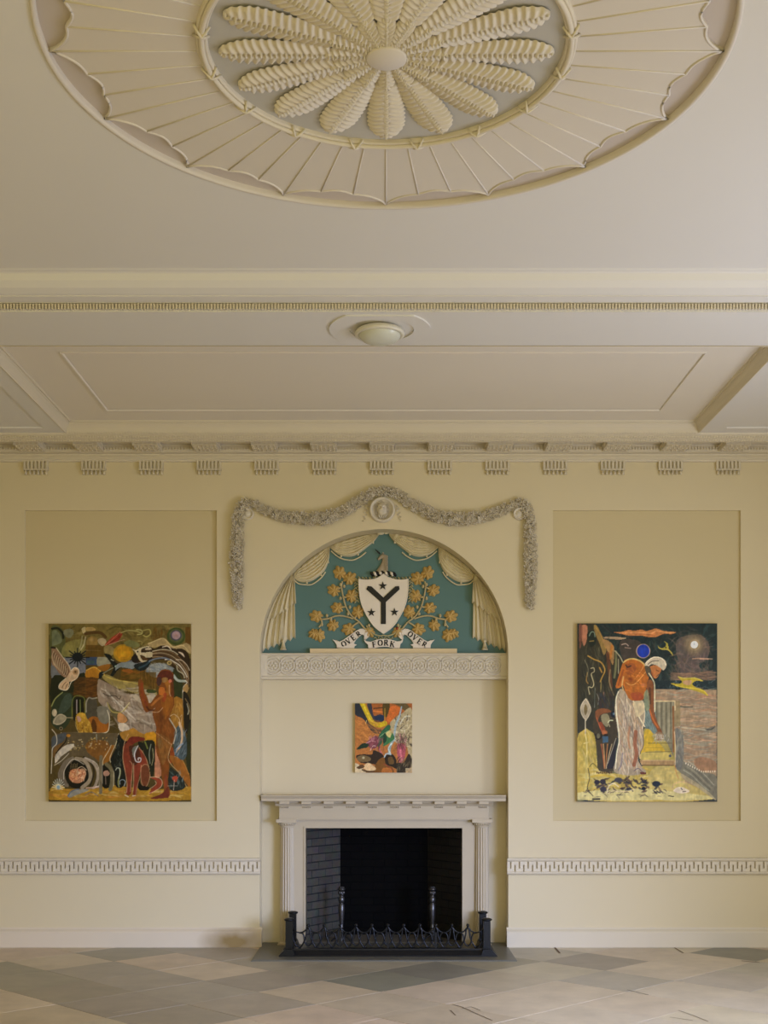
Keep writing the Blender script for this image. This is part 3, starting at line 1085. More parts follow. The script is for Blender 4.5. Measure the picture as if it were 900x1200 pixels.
def letter(ch, cx, cy, ang, hpx, d):
    wd, strokes = GL[ch]
    mb = MB()
    ca, sa = math.cos(ang), math.sin(ang)
    X0, Z0 = L(*R((cx, cy)))
    H = hpx / 6.667 * YC / FPX
    for (tk, pts) in strokes:
        tk = tk * 1.3
        for a, b_ in zip(pts[:-1], pts[1:]):
            d_ = Vector((b_[0] - a[0], b_[1] - a[1]))
            if d_.length < 1e-6: continue
            nn = Vector((-d_.y, d_.x)).normalized() * tk / 2
            ex = d_.normalized() * .01
            quad = [(a[0] - nn.x - ex.x, a[1] - nn.y - ex.y), (b_[0] - nn.x + ex.x, b_[1] - nn.y + ex.y), (b_[0] + nn.x + ex.x, b_[1] + nn.y + ex.y), (a[0] + nn.x - ex.x, a[1] + nn.y - ex.y)]
            P = []
            for lx, lz in quad:
                lx, lz = (lx - wd / 2) * H, (lz - .5) * H
                P.append((X0 + lx * ca - lz * sa, Z0 + lx * sa + lz * ca))
            mb.add([(p[0], YC - d, p[1]) for p in P] + [(p[0], YC - d + .004, p[1]) for p in P],
                   [(0, 1, 2, 3), (4, 7, 6, 5), (0, 4, 5, 1), (1, 5, 6, 2), (2, 6, 7, 3), (3, 7, 4, 0)])
    o = mb.build('letter', M['ink'], rb)
    tag(o, 'black serif letter ' + ch)
for ch, x, y, a in (('O', 120, 199, .50), ('V', 155, 178, .60), ('E', 193, 150, .62), ('R', 237, 122, .62)):
    letter(ch, x, y, a, 42, .026)
for ch, x, y, a in (('F', 357, 204, .16), ('O', 404, 192, .06), ('R', 451, 191, -.05), ('K', 499, 202, -.20)):
    letter(ch, x, y, a, 44, .038)
for ch, x, y, a in (('O', 639, 124, -.62), ('V', 674, 151, -.62), ('E', 711, 180, -.60), ('R', 750, 204, -.50)):
    letter(ch, x, y, a, 42, .026)

# gilded oak branches
def oak_leaf(mb, px, py, ang, ln, d=.03):
    """lobed, veined leaf; ang = direction of the tip (photo plane, 0 = right, 90 = up)"""
    X, Z = L(px, py)
    Ls = ln * YC / FPX
    a = math.radians(ang)
    ca, sa = math.cos(a), math.sin(a)
    nt_ = 40
    def rad(t):
        # t angle from tip; lobed outline, narrower at the base
        base = .50 * (1 - .16 * math.cos(t + PI))
        lobes = .20 * abs(math.cos(3.5 * t)) ** .7
        neck = .16 * math.exp(-((abs(t) - PI) / .35) ** 2)
        return base * (0.72 + lobes * 1.7) - neck * .5
    V = [(X, YC - d * .9, Z)]
    rings = 5
    for k in range(1, rings + 1):
        q = k / rings
        for i in range(nt_):
            t = -PI + 2 * PI * i / nt_
            r = rad(t) * q
            lx, lz = Ls * r * math.cos(t), Ls * r * math.sin(t) * .84
            vein = .011 * math.cos(7 * t) * q
            mid = .012 * math.exp(-(lz / (.045 * Ls + 1e-6)) ** 2 * .4)
            h = d * (.95 - .55 * q * q) + vein + mid * .7
            if k == rings: h = .004
            V.append((X + lx * ca - lz * sa, YC - h, Z + lx * sa + lz * ca))
    F = [(0, 1 + i, 1 + (i + 1) % nt_) for i in range(nt_)]
    for k in range(rings - 1):
        for i in range(nt_):
            j = (i + 1) % nt_
            F.append((1 + k * nt_ + i, 1 + (k + 1) * nt_ + i, 1 + (k + 1) * nt_ + j, 1 + k * nt_ + j))
    mb.add(V, F, True)
def B(c):
    return (355 + c[0] / 10.59, 660 + c[1] / 10.59)
LV = [(460, 135, 110, 17), (572, 200, 40, 17), (395, 345, 150, 16), (600, 420, 65, 16.5), (440, 558, 170, 15.5), (680, 622, 80, 16.5), (180, 662, 165, 16.5), (380, 762, 230, 15), (580, 815, 195, 16.5),
      (140, 868, 215, 13), (200, 880, 280, 16), (822, 845, 300, 14)]
STM = [[(860, 905), (780, 830), (700, 735), (640, 690), (590, 640), (535, 545), (500, 420), (480, 300), (490, 230)], [(620, 695), (560, 672), (470, 655), (400, 662), (320, 690), (240, 700)], [(230, 700), (235, 750), (200, 800)],
       [(700, 735), (650, 760), (610, 790)], [(535, 545), (480, 550)], [(500, 420), (540, 430)], [(480, 300), (430, 330)], [(640, 690), (665, 660)]]
NUT = [(512, 292), (468, 440), (583, 548), (300, 655), (238, 765), (560, 632), (820, 775), (470, 270), (350, 700)]
def branch(mirror):
    def T(c):
        p = B(c)
        if mirror: p = (899 - p[0], p[1])
        return p
    t = thing('oak_branch', 'gilded oak branch with lobed leaves %s of the shield' % ('right' if mirror else 'left'), 'gilded branch', (L(*T((860, 900)))[0], YC, L(*T((860, 900)))[1]))
    b = MB()
    for s in STM:
        q = [L(*T(p)) for p in s]
        b.tube([(p[0], YC - .020, p[1]) for p in spl([(a[0], a[1]) for a in q], 4)], .0075, 6)
    b.build('stem', M['stem'], t)
    for (x, y, a, ln) in LV:
        b = MB()
        p = T((x, y))
        oak_leaf(b, p[0], p[1], 180 - a if mirror else a, ln)
        b.build('leaf', M['gold'], t)
    for c in NUT:
        b = MB(); X, Z = L(*T(c))
        b.ball((X, YC - .022, Z), .012, .012, .017)
        b.build('acorn', M['stem'], t)
branch(False); branch(True)

# ledge board under the ribbon
b = MB()
x0, z0 = at(363.2, 765.4, YA - .07); x1, z1 = at(535.5, 760.0, YA - .07)
b.box(x0, x1, YA - .07, YL, z0, z1)
tag(b.build('ledge_board', M['board']), 'narrow cream board lying on top of the carved frieze', 'board')

# carved frieze with interlaced roundels
YF = YA - .10
fr = thing('carved_frieze', 'cream band carved with sixteen interlaced roundels across the alcove', 'carved frieze', (0, YF, at(0, 796, YF)[1]))
zt = at(0, 765.4, YF)[1]; zb_ = at(0, 796, YF)[1]
b = MB()
b.box(-AX, AX, YF + .012, YA, zb_ + .012, zt)
b.sweep_x([(YA, zt), (YF, zt), (YF - .006, zt - .010), (YF + .004, zt - .022), (YF + .014, zt - .026), (YA, zt - .026)], -AX, AX, True)
b.sweep_x([(YA, zb_), (YF + .004, zb_), (YF - .002, zb_ + .010), (YF + .002, zb_ + .026), (YF + .014, zb_ + .032), (YA, zb_ + .032)], -AX, AX, True)
for s in (-1, 1):
    b.box(s * AX, s * (AX - .055), YF + .002, YA, zb_ + .03, zt - .02)
b.build('frieze_board', M['trim'], fr)
zc = at(0, 780, YF)[1]
first = None
for i in range(16):
    x = at(320 + 17.15 * i, 780, YF)[0]
    if first is None:
        b = MB()
        x0 = x
        b.tube([(x + .078 * math.cos(2 * PI * k / 32), YF + .009, zc + .078 * math.sin(2 * PI * k / 32)) for k in range(33)], .0085, 6)
        b.tube([(x + .054 * math.cos(2 * PI * k / 28), YF + .008, zc + .054 * math.sin(2 * PI * k / 28)) for k in range(29)], .006, 6)
        for k in range(6):
            a = 2 * PI * k / 6
            b.ball((x + .028 * math.cos(a), YF + .010, zc + .028 * math.sin(a)), .013, .010, .013, 8, 5)
        b.ball((x, YF + .008, zc), .012, .012, .012)
        for k in range(4):
            a = 2 * PI * k / 4 + PI / 4
            b.ball((x + .045 * math.cos(a), YF + .012, zc + .045 * math.sin(a)), .008, .008, .008, 7, 4)
        first = b.build('roundel', M['plaster'], fr)
    else:
        c = first.copy(); COL.objects.link(c); c.parent = fr
        c.location = first.location + Vector((x - x0, 0, 0))

# ------------------------------------------------------------------ garland on the wall
random.seed(12)
ga = thing('plaster_garland', 'plaster garland of small leaves and flowers draped above the arch', 'garland relief', (0, YW, at(0, 716, YW)[1]))
GP = [(279.5, 714, 5), (279, 700, 6.5), (278.5, 680, 8.2), (278, 655, 8.4), (278.5, 630, 7.6), (279.5, 608, 6.4), (281.5, 598, 6), (286, 591, 5), (294, 590.5, 4.6), (302, 594, 5.4), (318, 601.5, 6.5), (335, 606.5, 7.2), (352, 609, 8),
      (367, 609.5, 8.6), (384, 607, 8.2), (404, 599, 7.4), (420, 589.5, 6.8), (432, 581.5, 6), (441, 577.5, 5.2), (450, 576.5, 4.8)]
def flower(mb, x, z, y, r, n, tw):
    ta, tb = random.uniform(-.8, .8), random.uniform(-.8, .8)
    V = [(x, y - r * .15, z)]
    m = n * 4
    for i in range(m):
        a = 2 * PI * i / m + tw
        rr = r * (.74 + .36 * math.cos(n * (a - tw)))
        V.append((x + rr * math.cos(a), y - r * (.50 + .45 * math.cos(n * (a - tw))) + rr * (ta * math.cos(a) + tb * math.sin(a)), z + rr * math.sin(a)))
    for i in range(m):
        a = 2 * PI * i / m + tw
        rr = r * (.66 + .26 * math.cos(n * (a - tw)))
        V.append((x + rr * math.cos(a), y + r * .3, z + rr * math.sin(a)))
    F = [(0, 1 + i, 1 + (i + 1) % m) for i in range(m)] + [(1 + i, 1 + m + i, 1 + m + (i + 1) % m, 1 + (i + 1) % m) for i in range(m)]
    mb.add(V, F, False)
    mb.ball((x, y - r * .35, z), r * .24, r * .30, r * .24, 5, 3)
def garland(mirror):
    path = spl([(p[0], p[1], p[2]) for p in GP], 10)
    core = MB(); fol = MB()
    def Wp(px, py):
        if mirror: px = 899.5 - px
        return at(px, py, YW)
    core.tube([(Wp(p[0], p[1])[0], YW - .002, Wp(p[0], p[1])[1]) for p in path], [max(.010, p[2] * .42 * YW / FPX) for p in path], 10, flat=.8)
    acc = 0
    for a, b_ in zip(path[:-1], path[1:]):
        seg = Vector((b_[0] - a[0], b_[1] - a[1]))
        ln = seg.length
        acc += ln * a[2] / 6.5
        nrm = Vector((-seg.y, seg.x)).normalized()
        while acc > 0.50:
            acc -= 0.50
            t = random.random()
            off = random.uniform(-1, 1)
            off = math.copysign(abs(off) ** .8, off)
            hw_ = a[2] * 0.86
            px = a[0] + seg.x * t + nrm.x * off * hw_
            py = a[1] + seg.y * t + nrm.y * off * hw_
            x, z = Wp(px, py)
            bulge = .034 * math.sqrt(max(0, 1 - (off * .9) ** 2)) * a[2] / 7
            r = random.uniform(.015, .023)
            flower(fol, x, z, YW - bulge - random.uniform(.002, .022), r, random.choice((4, 5, 5, 6)), random.random() * 6)
    o = core.build('garland_core', M['plaster'], ga)
    fol.build('leaf_clusters', M['plaster'], o, fix=False)
garland(False); garland(True)
for px in (290.2, 608.3):
    x, z = at(px, 602.5, YW)
    b = MB()
    b.lathe([(0, -.030), (.018, -.030), (.026, -.024), (.030, -.016), (.038, -.016), (.043, -.030), (.050, -.034), (.055, -.026), (.056, 0)], (x, YW, z), 'y', 36)
    b.build('small_roundel', M['plaster'], ga)
x, z = at(447.8, 597.8, YW)
mk = thing('lion_mask_medallion', 'round plaster medallion with a bearded lion-like mask at the garland centre', 'medallion', (x, YW, z))
b = MB()
b.lathe([(0, -.018), (.082, -.018), (.088, -.030), (.096, -.044), (.106, -.044), (.113, -.030), (.115, 0)], (x, YW, z), 'y', 48)
b.build('medallion_ring', M['plaster'], mk)
b = MB()
def face(u, v):
    a = 2 * PI * u
    r = v
    lx, lz = .046 * r * math.cos(a), .062 * r * math.sin(a)
    h = .050 * math.sqrt(max(0, 1 - r * r))
    h += .016 * math.exp(-((lx / .009) ** 2 + ((lz - .002) / .018) ** 2))        # nose
    for s in (-1, 1):
        h -= .014 * math.exp(-(((lx - s * .018) / .010) ** 2 + ((lz - .016) / .007) ** 2))   # eyes
        h += .010 * math.exp(-(((lx - s * .020) / .012) ** 2 + ((lz + .010) / .012) ** 2))   # cheeks
        h += .008 * math.exp(-(((lx - s * .018) / .014) ** 2 + ((lz - .028) / .006) ** 2))   # brows
    h -= .012 * math.exp(-((lx / .016) ** 2 + ((lz + .026) / .005) ** 2))        # mouth
    return (x + lx, YW - .018 - h, z + lz)
b.grid(face, 40, 14)
b.build('mask_face', M['plaster'], mk)
b = MB()
for i in range(26):
    a = 2 * PI * i / 26
    rr = .058 + .008 * (i % 2)
    flower(b, x + rr * .88 * math.cos(a), z + rr * 1.08 * math.sin(a), YW - .024, .012, 4, a)
for i in range(7):
    xx = x - .03 + .01 * i
    b.tube([(xx, YW - .04, z - .045), (xx + .004 * (-1) ** i, YW - .045, z - .062), (x + (xx - x) * .5, YW - .03, z - .080)], [.006, .006, .002], 5)
b.build('mane_and_beard', M['plaster'], mk)
b = MB()
for s in (-1, 1):
    for q in range(8):
        flower(b, x + s * (.125 + .016 * (q % 2) + .004 * q), z + .03 - .018 * q, YW - .004, .013 - .0006 * q, 4, q)
b.build('side_sprays', M['plaster'], mk)
# ------------------------------------------------------------------ hearth, firebox
b = MB()
b.box(-1.095, 1.095, 10.04, 11.03, -0.02, 0.004)
b.box(-1.085, 1.085, 10.06, 11.03, 0.0, 0.007)
struct('trim_12', b, M['hearth'], 'dark slate hearth slab set in the floor')

YB = 11.50
BW, BH = 0.412, 1.14
fb = thing('firebox', 'black painted brick firebox with splayed sides inside the fireplace', 'firebox', (0, 11.08, 0))
def quad_uv(name, P, uv, m, parent, label=None, thick=None):
    mb = MB()
    P = [Vector(p) for p in P]
    nrm = (P[1] - P[0]).cross(P[3] - P[0]).normalized() * .06
    mb.add(P + [p + nrm for p in P], [(0, 1, 2, 3), (7, 6, 5, 4), (0, 4, 5, 1), (1, 5, 6, 2), (2, 6, 7, 3), (3, 7, 4, 0)])
    o = mb.build(name, m, parent, fix=False)
    l = o.data.uv_layers.new(name='UVMap')
    for poly in o.data.polygons:
        for li in poly.loop_indices:
            vi = o.data.loops[li].vertex_index % 4
            l.data[li].uv = uv[vi]
    return o
h = 1.12
sl = math.hypot(FBX + .02 - BW, YB - YA - .02)
y0 = YA + .02
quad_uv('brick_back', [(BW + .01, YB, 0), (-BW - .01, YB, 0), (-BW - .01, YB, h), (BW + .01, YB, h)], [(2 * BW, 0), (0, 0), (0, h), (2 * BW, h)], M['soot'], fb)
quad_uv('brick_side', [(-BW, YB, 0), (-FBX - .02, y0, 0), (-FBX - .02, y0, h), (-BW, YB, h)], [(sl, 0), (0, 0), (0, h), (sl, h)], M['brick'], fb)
quad_uv('brick_side', [(FBX + .02, y0, 0), (BW, YB, 0), (BW, YB, h), (FBX + .02, y0, h)], [(sl, 0), (0, 0), (0, h), (sl, h)], M['shaded_brick'], fb)
b = MB()
b.box(-.80, .80, y0, YB + .06, 1.10, 1.14)
tag(b.build('lintel_slab', M['iron'], fb), 'dark ceiling of the firebox')
b = MB()
b.box(-.74, .74, YA - .0, YB + .05, -.01, .010)
b.build('hearth_floor', M['ash'], fb)

# ------------------------------------------------------------------ mantelpiece
ma = thing('mantelpiece', 'pale painted mantelpiece with fluted side columns and small blocks under the shelf', 'mantelpiece', (0, YA - .13, 0))
YE = 10.87    # face of the frieze
EX = 0.933
b = MB()
zs = 1.345
b.sweep_x([(YA, zs), (10.745, zs), (10.745, zs - .010), (10.757, zs - .016), (10.765, zs - .028), (10.772, zs - .030), (10.772, zs - .052), (10.780, zs - .056), (YA, zs - .056)], -1.085, 1.075, True)
b.build('shelf', M['mantel'], ma)
b = MB()
b.box(-EX, EX, YE, YA, 1.122, 1.290)
b.sweep_x([(YE, zs - .056), (YE - .045, zs - .056), (YE - .040, zs - .068), (YE - .020, zs - .080), (YE - .006, zs - .095), (YE, zs - .100)], -EX - .035, EX + .035, True)
b.box(-EX - .003, EX + .003, YE - .006, YA, 1.128, 1.140)
b.build('frieze', M['mantel'], ma)
first = None
for i in range(10):
    x = at(334 + 25.8 * i, 940, YE)[0]
    if first is None:
        x0 = x
        b = MB()
        b.box(x - .043, x + .043, 10.785, YE, zs - .078, zs - .054)
        for r in range(5):
            b.lathe([(.005, 0), (.007, -.012), (0, -.012)], (x - .032 + r * .016, YE - .008, zs - .104), n=8)
            b.box(x - .035 + r * .016, x - .029 + r * .016, YE - .010, YE, zs - .118, zs - .104)
        first = b.build('mutule', M['mantel'], ma)
    else:
        c = first.copy(); COL.objects.link(c); c.parent = ma
        c.location = first.location + Vector((x - x0, 0, 0))
# flat surround of the opening
b = MB()
b.plate([[(-EX + .06, 0), (-FBX, 0), (-FBX, FBZ), (FBX, FBZ), (FBX, 0), (EX - .06, 0), (EX - .06, 1.13), (-EX + .06, 1.13)]], YE + .055, YA + .03)
b.plate([[(-FBX - .016, .0), (-FBX, 0), (-FBX, FBZ), (FBX, FBZ), (FBX, 0), (FBX + .016, 0), (FBX + .016, FBZ + .016), (-FBX - .016, FBZ + .016)]], YE + .047, YA + .03)
b.build('surround', M['mantel'], ma)
# columns
for s, cx_ in ((-1, -.868), (1, .874)):
    b = MB()
    cy_ = YE + .064
    prof = [(.064, .030), (.0655, .05), (.0655, .35), (.064, .6), (.061, .85), (.0585, 1.055)]
    P = []
    b.lathe(prof, (cx_, cy_, 0), n=96, flute=(16, .011))
    col = b.build('column', M['mantel'], ma)
    b = MB()
    b.lathe([(.058, 1.052), (.062, 1.058), (.062, 1.066), (.066, 1.070), (.078, 1.088), (.084, 1.096), (.084, 1.100), (0, 1.100)], (cx_, cy_, 0), n=40)
    for q in range(22):
        a = 2 * PI * q / 22
        b.ball((cx_ + .076 * math.cos(a), cy_ + .076 * math.sin(a), 1.082), .006, .006, .009, 6, 4)
    b.box(cx_ - .090, cx_ + .090, cy_ - .090, cy_ + .085, 1.098, 1.128)
    b.build('capital', M['mantel'], col)
    b = MB()
    b.lathe([(.0, .034), (.064, .034), (.070, .028), (.074, .020), (.074, .008)], (cx_, cy_, 0), n=40)
    b.box(cx_ - .082, cx_ + .082, cy_ - .078, YA, 0.004, .014)
    b.build('column_base', M['mantel'], col)
    # pilaster strip behind the column
    b = MB()
    b.box(cx_ - .068, cx_ + .068, YE + .09, YA, 0.006, 1.125)
    b.build('pilaster', M['mantel'], ma)

# ------------------------------------------------------------------ andirons
def andiron(x, where):
    y = 11.04
    t = thing('andiron', 'tall turned iron firedog standing %s in the firebox' % where, 'firedog', (x, y, .01))
    H = .50
    b = MB()
    prof = [(0, H), (.016, H - .002), (.020, H - .010), (.034, H - .016), (.036, H - .026), (.028, H - .034), (.022, H - .048), (.025, H - .062), (.022, H - .078), (.017, H - .085), (.024, H - .092),
            (.029, H - .105), (.029, H - .125), (.024, H - .145), (.018, H - .152), (.024, H - .158), (.030, H - .166), (.026, H - .174), (.030, H - .182), (.028, H - .22), (.024, H - .28),
            (.019, H - .33), (.017, H - .36), (.022, H - .368), (.017, H - .376), (.013, H - .385), (.024, H - .398), (.024, H - .414), (.013, H - .426), (.018, H - .436), (.014, H - .446), (.016, .02), (.016, .01)]
    b.lathe([(r, z + .01) for r, z in prof], (x, y, 0), n=14)
    b.build('upright', M['steel'], t)
    b = MB()
    for q in range(8):
        a = 2 * PI * q / 8
        b.ball((x + .022 * math.cos(a), y + .022 * math.sin(a), H - .045), .010, .010, .016, 6, 4)
        b.ball((x + .018 * math.cos(a + .3), y + .018 * math.sin(a + .3), H + .004), .010, .010, .008, 6, 4)
    b.build('ornamental_head', M['steel'], t)
    b = MB()
    for s in (-1, 1):
        b.tube(spl([(x, y, .07), (x + s * .04, y - .004, .062), (x + s * .075, y - .008, .03), (x + s * .09, y - .012, .016)], 4), .009, 6)
    b.build('feet', M['iron'], t)
    b = MB()
    b.box(x - .011, x + .011, y + .01, y + .34, .06, .085)
    b.box(x - .011, x + .011, y + .32, y + .345, .01, .085)
    b.build('log_bar', M['iron'], t)
andiron(-.385, 'on the left')
andiron(.437, 'on the right')

# ------------------------------------------------------------------ fender
YFn = 10.31
fe = thing('fireplace_fender', 'low black cast-iron fender of pointed arches standing on the hearth', 'fender', (.034, YFn, .007))
xl, xr = -.80, .868
b = MB()
z0 = .007
# stepped and splayed plinth: front run and two returns
b.sweep_x([(YFn - .085, z0), (YFn - .080, z0 + .010), (YFn - .040, z0 + .048), (YFn - .036, z0 + .060), (YFn + .036, z0 + .060), (YFn + .040, z0 + .048), (YFn + .060, z0)], xl - .045, xr + .045, True)
for s, xx in ((-1, xl), (1, xr)):
    b.sweep_y([(xx + s * .085, z0), (xx + s * .080, z0 + .010), (xx + s * .042, z0 + .048), (xx + s * .038, z0 + .060), (xx - s * .036, z0 + .060), (xx - s * .040, z0 + .048), (xx - s * .055, z0)], YFn - .084, 10.82, True)
b.box(xl - .075, xr + .075, YFn - .083, YFn - .05, z0, z0 + .010)
b.build('plinth', M['iron'], fe)
for (x, y) in ((xl, YFn), (xr, YFn), (xl - .004, 10.78), (xr + .004, 10.78)):
    b = MB()
    hw_ = .030
    top = .315
    b.box(x - hw_, x + hw_, y - hw_, y + hw_, z0 + .055, top - .018)
    b.box(x - hw_ - .004, x + hw_ + .004, y - hw_ - .004, y + hw_ + .004, z0 + .055, z0 + .068)
    po = b.build('post', M['iron'], fe)
    b = MB()
    b.lathe([(0, top - .018), (.034, top - .018), (.044, top - .012), (.046, top - .006), (.040, top), (.030, top + .004), (.018, top + .007), (0, top + .007)], (x, y, 0), n=24)
    b.build('post_cap', M['iron'], po)
def arcade(P, n_tips, d, first_off, length):
    """P(s, z) -> 3D point on the panel plane; s runs along it"""
    r = .0066
    zt, zj, zlobe, zlow, zbot = .2656 - .012, .196, .185, .084, .072
    tips = [first_off + d * i for i in range(n_tips)]
    for i, s in enumerate(tips):
        mb = MB()
        # finial
        p = P(s, zt + .006)
        mb.ball(p, .014, .014, .014, 10, 6)
        mb.tube([P(s, zt + .004), P(s, zt - .020)], [.006, .010], 8)
        for q in (-1, 1):
            # long limb from the finial to the foot under the next joint
            lim = [(0.02, zt - .010), (.10, .215), (.13, .180), (.20, .140), (.34, .100), (.50, zbot)]
            mb.tube([P(s + q * a * d, z) for a, z in [tuple(v) for v in spl(lim, 5)]], r, 6)
            # drooping swag to the joint
            sw_ = [(0.03, zt - .012), (.12, .226), (.27, .206), (.50, zj)]
            mb.tube([P(s + q * a * d, z) for a, z in [tuple(v) for v in spl(sw_, 5)]], r * .95, 6)
            # lobe from the joint back down to the point on the tip's axis
            lo = [(.50, zj), (.36, .190), (.27, .168), (.24, .140), (.18, .105), (0.0, zlow)]
            mb.tube([P(s + q * a * d, z) for a, z in [tuple(v) for v in spl(lo, 5)]], r, 6)
            mb.ball(P(s + q * .5 * d, zj), .009, .009, .009, 8, 5)
        mb.build('pointed_arch', M['iron'], fe)
arcade(lambda s, z: (s, YFn, z), 11, .1348, -.6405, 0)
for q in (2, 5, 8):
    b = MB(); x = -.6405 + .1348 * q
    b.box(x - .009, x + .009, YFn - .006, YFn + .006, z0 + .055, .20)
    b.build('upright_bar', M['iron'], fe)
# end half-links at the posts
b = MB()
for x, s in ((-.6405 - .0674, -1), (-.6405 + 10 * .1348 + .0674, 1)):
    b.tube([(x, YFn, .196), (x + s * .03, YFn, .202), (x + s * .065, YFn, .222)], .006, 6)
    b.tube([(x, YFn, .064), (x + s * .04, YFn, .095), (x + s * .06, YFn, .14), (x + s * .064, YFn, .19)], .006, 6)
b.build('end_link', M['iron'], fe)
for xx in (xl, xr):
    arcade(lambda s, z, xx=xx: (xx, YFn + s, z), 3, .1348, .10, 0)

# ------------------------------------------------------------------ paintings
class Art:
    def __init__(self, w_, h_, cell, base):
        self.w, self.h, self.c = w_, h_, cell
        self.nx, self.ny = int(w_ / cell) + 1, int(h_ / cell) + 1
        self.X, self.Y = np.meshgrid(np.linspace(0, w_, self.nx), np.linspace(0, h_, self.ny))
        self.im = np.zeros((self.ny, self.nx, 3))
        self.im[:] = self.col(base)
        self.ox = self.oy = 0
        self.rs = np.random.RandomState(3)
        self.wx = self.noise(7) * 10
        self.wy = self.noise(7) * 10
    def col(self, hx):
        if not isinstance(hx, str): return np.array(hx, float)
        return np.array([int(hx[i:i + 2], 16) / 255.0 for i in (0, 2, 4)])
    def noise(self, n, ay=1.0):
        """smooth value noise over the canvas, roughly n cells wide"""
        my = max(2, int(n * ay * self.h / self.w)) + 2
        g_ = self.rs.rand(my, n + 2) * 2 - 1
        fx = self.X / self.w * n; fy = self.Y / self.h * (my - 2)
        ix = np.floor(fx).astype(int); iy = np.floor(fy).astype(int)
        tx = fx - ix; ty = fy - iy
        tx = tx * tx * (3 - 2 * tx); ty = ty * ty * (3 - 2 * ty)
        return (g_[iy, ix] * (1 - tx) * (1 - ty) + g_[iy, ix + 1] * tx * (1 - ty) + g_[iy + 1, ix] * (1 - tx) * ty + g_[iy + 1, ix + 1] * tx * ty)
    def blend(self, m, c, a=1.0, sl=None):
        m = (m * a)[..., None]
        if sl is None:
            self.im = self.im * (1 - m) + self.col(c) * m
        else:
            self.im[sl] = self.im[sl] * (1 - m) + self.col(c) * m
    def f(self, c, pts, a=1.0, sm=4):
        pts = [(p[0] + self.ox, p[1] + self.oy) for p in pts]
        if sm > 1: pts = [(v[0], v[1]) for v in spl(pts, sm, True)]
        xs = [p[0] for p in pts]; ys = [p[1] for p in pts]
        x0 = max(0, int(min(xs) / self.c) - 3); x1 = min(self.nx, int(max(xs) / self.c) + 4)
        y0 = max(0, int(min(ys) / self.c) - 3); y1 = min(self.ny, int(max(ys) / self.c) + 4)
        if x1 <= x0 or y1 <= y0: return
        sl = (slice(y0, y1), slice(x0, x1))
        X = self.X[sl] + self.wx[sl] * .5; Y = self.Y[sl] + self.wy[sl] * .5
        ins = np.zeros(X.shape, bool)
        n_ = len(pts)
        for i in range(n_):
            xa, ya = pts[i]; xb, yb = pts[(i + 1) % n_]
            if ya == yb: continue
            cnd = ((ya > Y) != (yb > Y)) & (X < (xb - xa) * (Y - ya) / (yb - ya) + xa)
            ins ^= cnd
        self.blend(ins.astype(float), c, a, sl)
    def s(self, c, wd, pts, a=1.0, sm=5, tip=0.0):
        pts = [(p[0] + self.ox, p[1] + self.oy) for p in pts]
        if sm > 1 and len(pts) > 2: pts = [(v[0], v[1]) for v in spl(pts, sm)]
        xs = [p[0] for p in pts]; ys = [p[1] for p in pts]
        x0 = max(0, int((min(xs) - wd) / self.c) - 1); x1 = min(self.nx, int((max(xs) + wd) / self.c) + 3)
        y0 = max(0, int((min(ys) - wd) / self.c) - 1); y1 = min(self.ny, int((max(ys) + wd) / self.c) + 3)
        if x1 <= x0 or y1 <= y0: return
        sl = (slice(y0, y1), slice(x0, x1))
        X = self.X[sl]; Y = self.Y[sl]
        best = np.full(X.shape, -1e9)
        n_ = len(pts) - 1
        for i in range(n_):
            xa, ya = pts[i]; xb, yb = pts[i + 1]
            dx, dy = xb - xa, yb - ya
            L2 = dx * dx + dy * dy + 1e-9
            t = np.clip(((X - xa) * dx + (Y - ya) * dy) / L2, 0, 1)
            dd = np.hypot(X - xa - t * dx, Y - ya - t * dy)
            u = (i + .5) / n_
            ww = wd * .5 * (1 - tip * abs(2 * u - 1))
            best = np.maximum(best, ww - dd)
        self.blend(np.clip(best / self.c + .5, 0, 1), c, a, sl)
    def e(self, c, cx_, cy_, rx, ry=None, a=1.0, soft=0.0):
        ry = ry or rx
        cx_ += self.ox; cy_ += self.oy
        d = np.hypot((self.X - cx_) / rx, (self.Y - cy_) / ry)
        if soft:
            m = np.clip((1 - d) / soft, 0, 1)
        else:
            m = np.clip((1 - d) * min(rx, ry) / self.c + .5, 0, 1)
        self.blend(m, c, a)
    def r(self, c, x0, y0, x1, y1, a=1.0):
        self.f(c, [(x0, y0), (x1, y0), (x1, y1), (x0, y1)], a, 1)
    def hatch(self, cols_, box, n_, ln, wd, ang, jit=.3, a=.5):
        """loose brush marks inside a box"""
        for _ in range(n_):
            x = box[0] + self.rs.rand() * (box[2] - box[0]); y = box[1] + self.rs.rand() * (box[3] - box[1])
            t = math.radians(ang) + (self.rs.rand() - .5) * 2 * jit
            l = ln * (.5 + self.rs.rand())
            b2 = (self.rs.rand() - .5) * l * .3
            p = [(x - math.cos(t) * l / 2, y - math.sin(t) * l / 2), (x - math.sin(t) * b2, y + math.cos(t) * b2), (x + math.cos(t) * l / 2, y + math.sin(t) * l / 2)]
            self.s(cols_[self.rs.randint(len(cols_))], wd * (.6 + .8 * self.rs.rand()), p, a * (.6 + .4 * self.rs.rand()), 3, .7)
    def finish(self):
        n = self.noise(24) * .05 + self.noise(60) * .06 + self.noise(110, .4) * .05
        self.im = np.clip(self.im * (1 + n[..., None] * 1.1), 0.004, 1)
        return np.where(self.im <= .04045, self.im / 12.92, ((self.im + .055) / 1.055) ** 2.4)

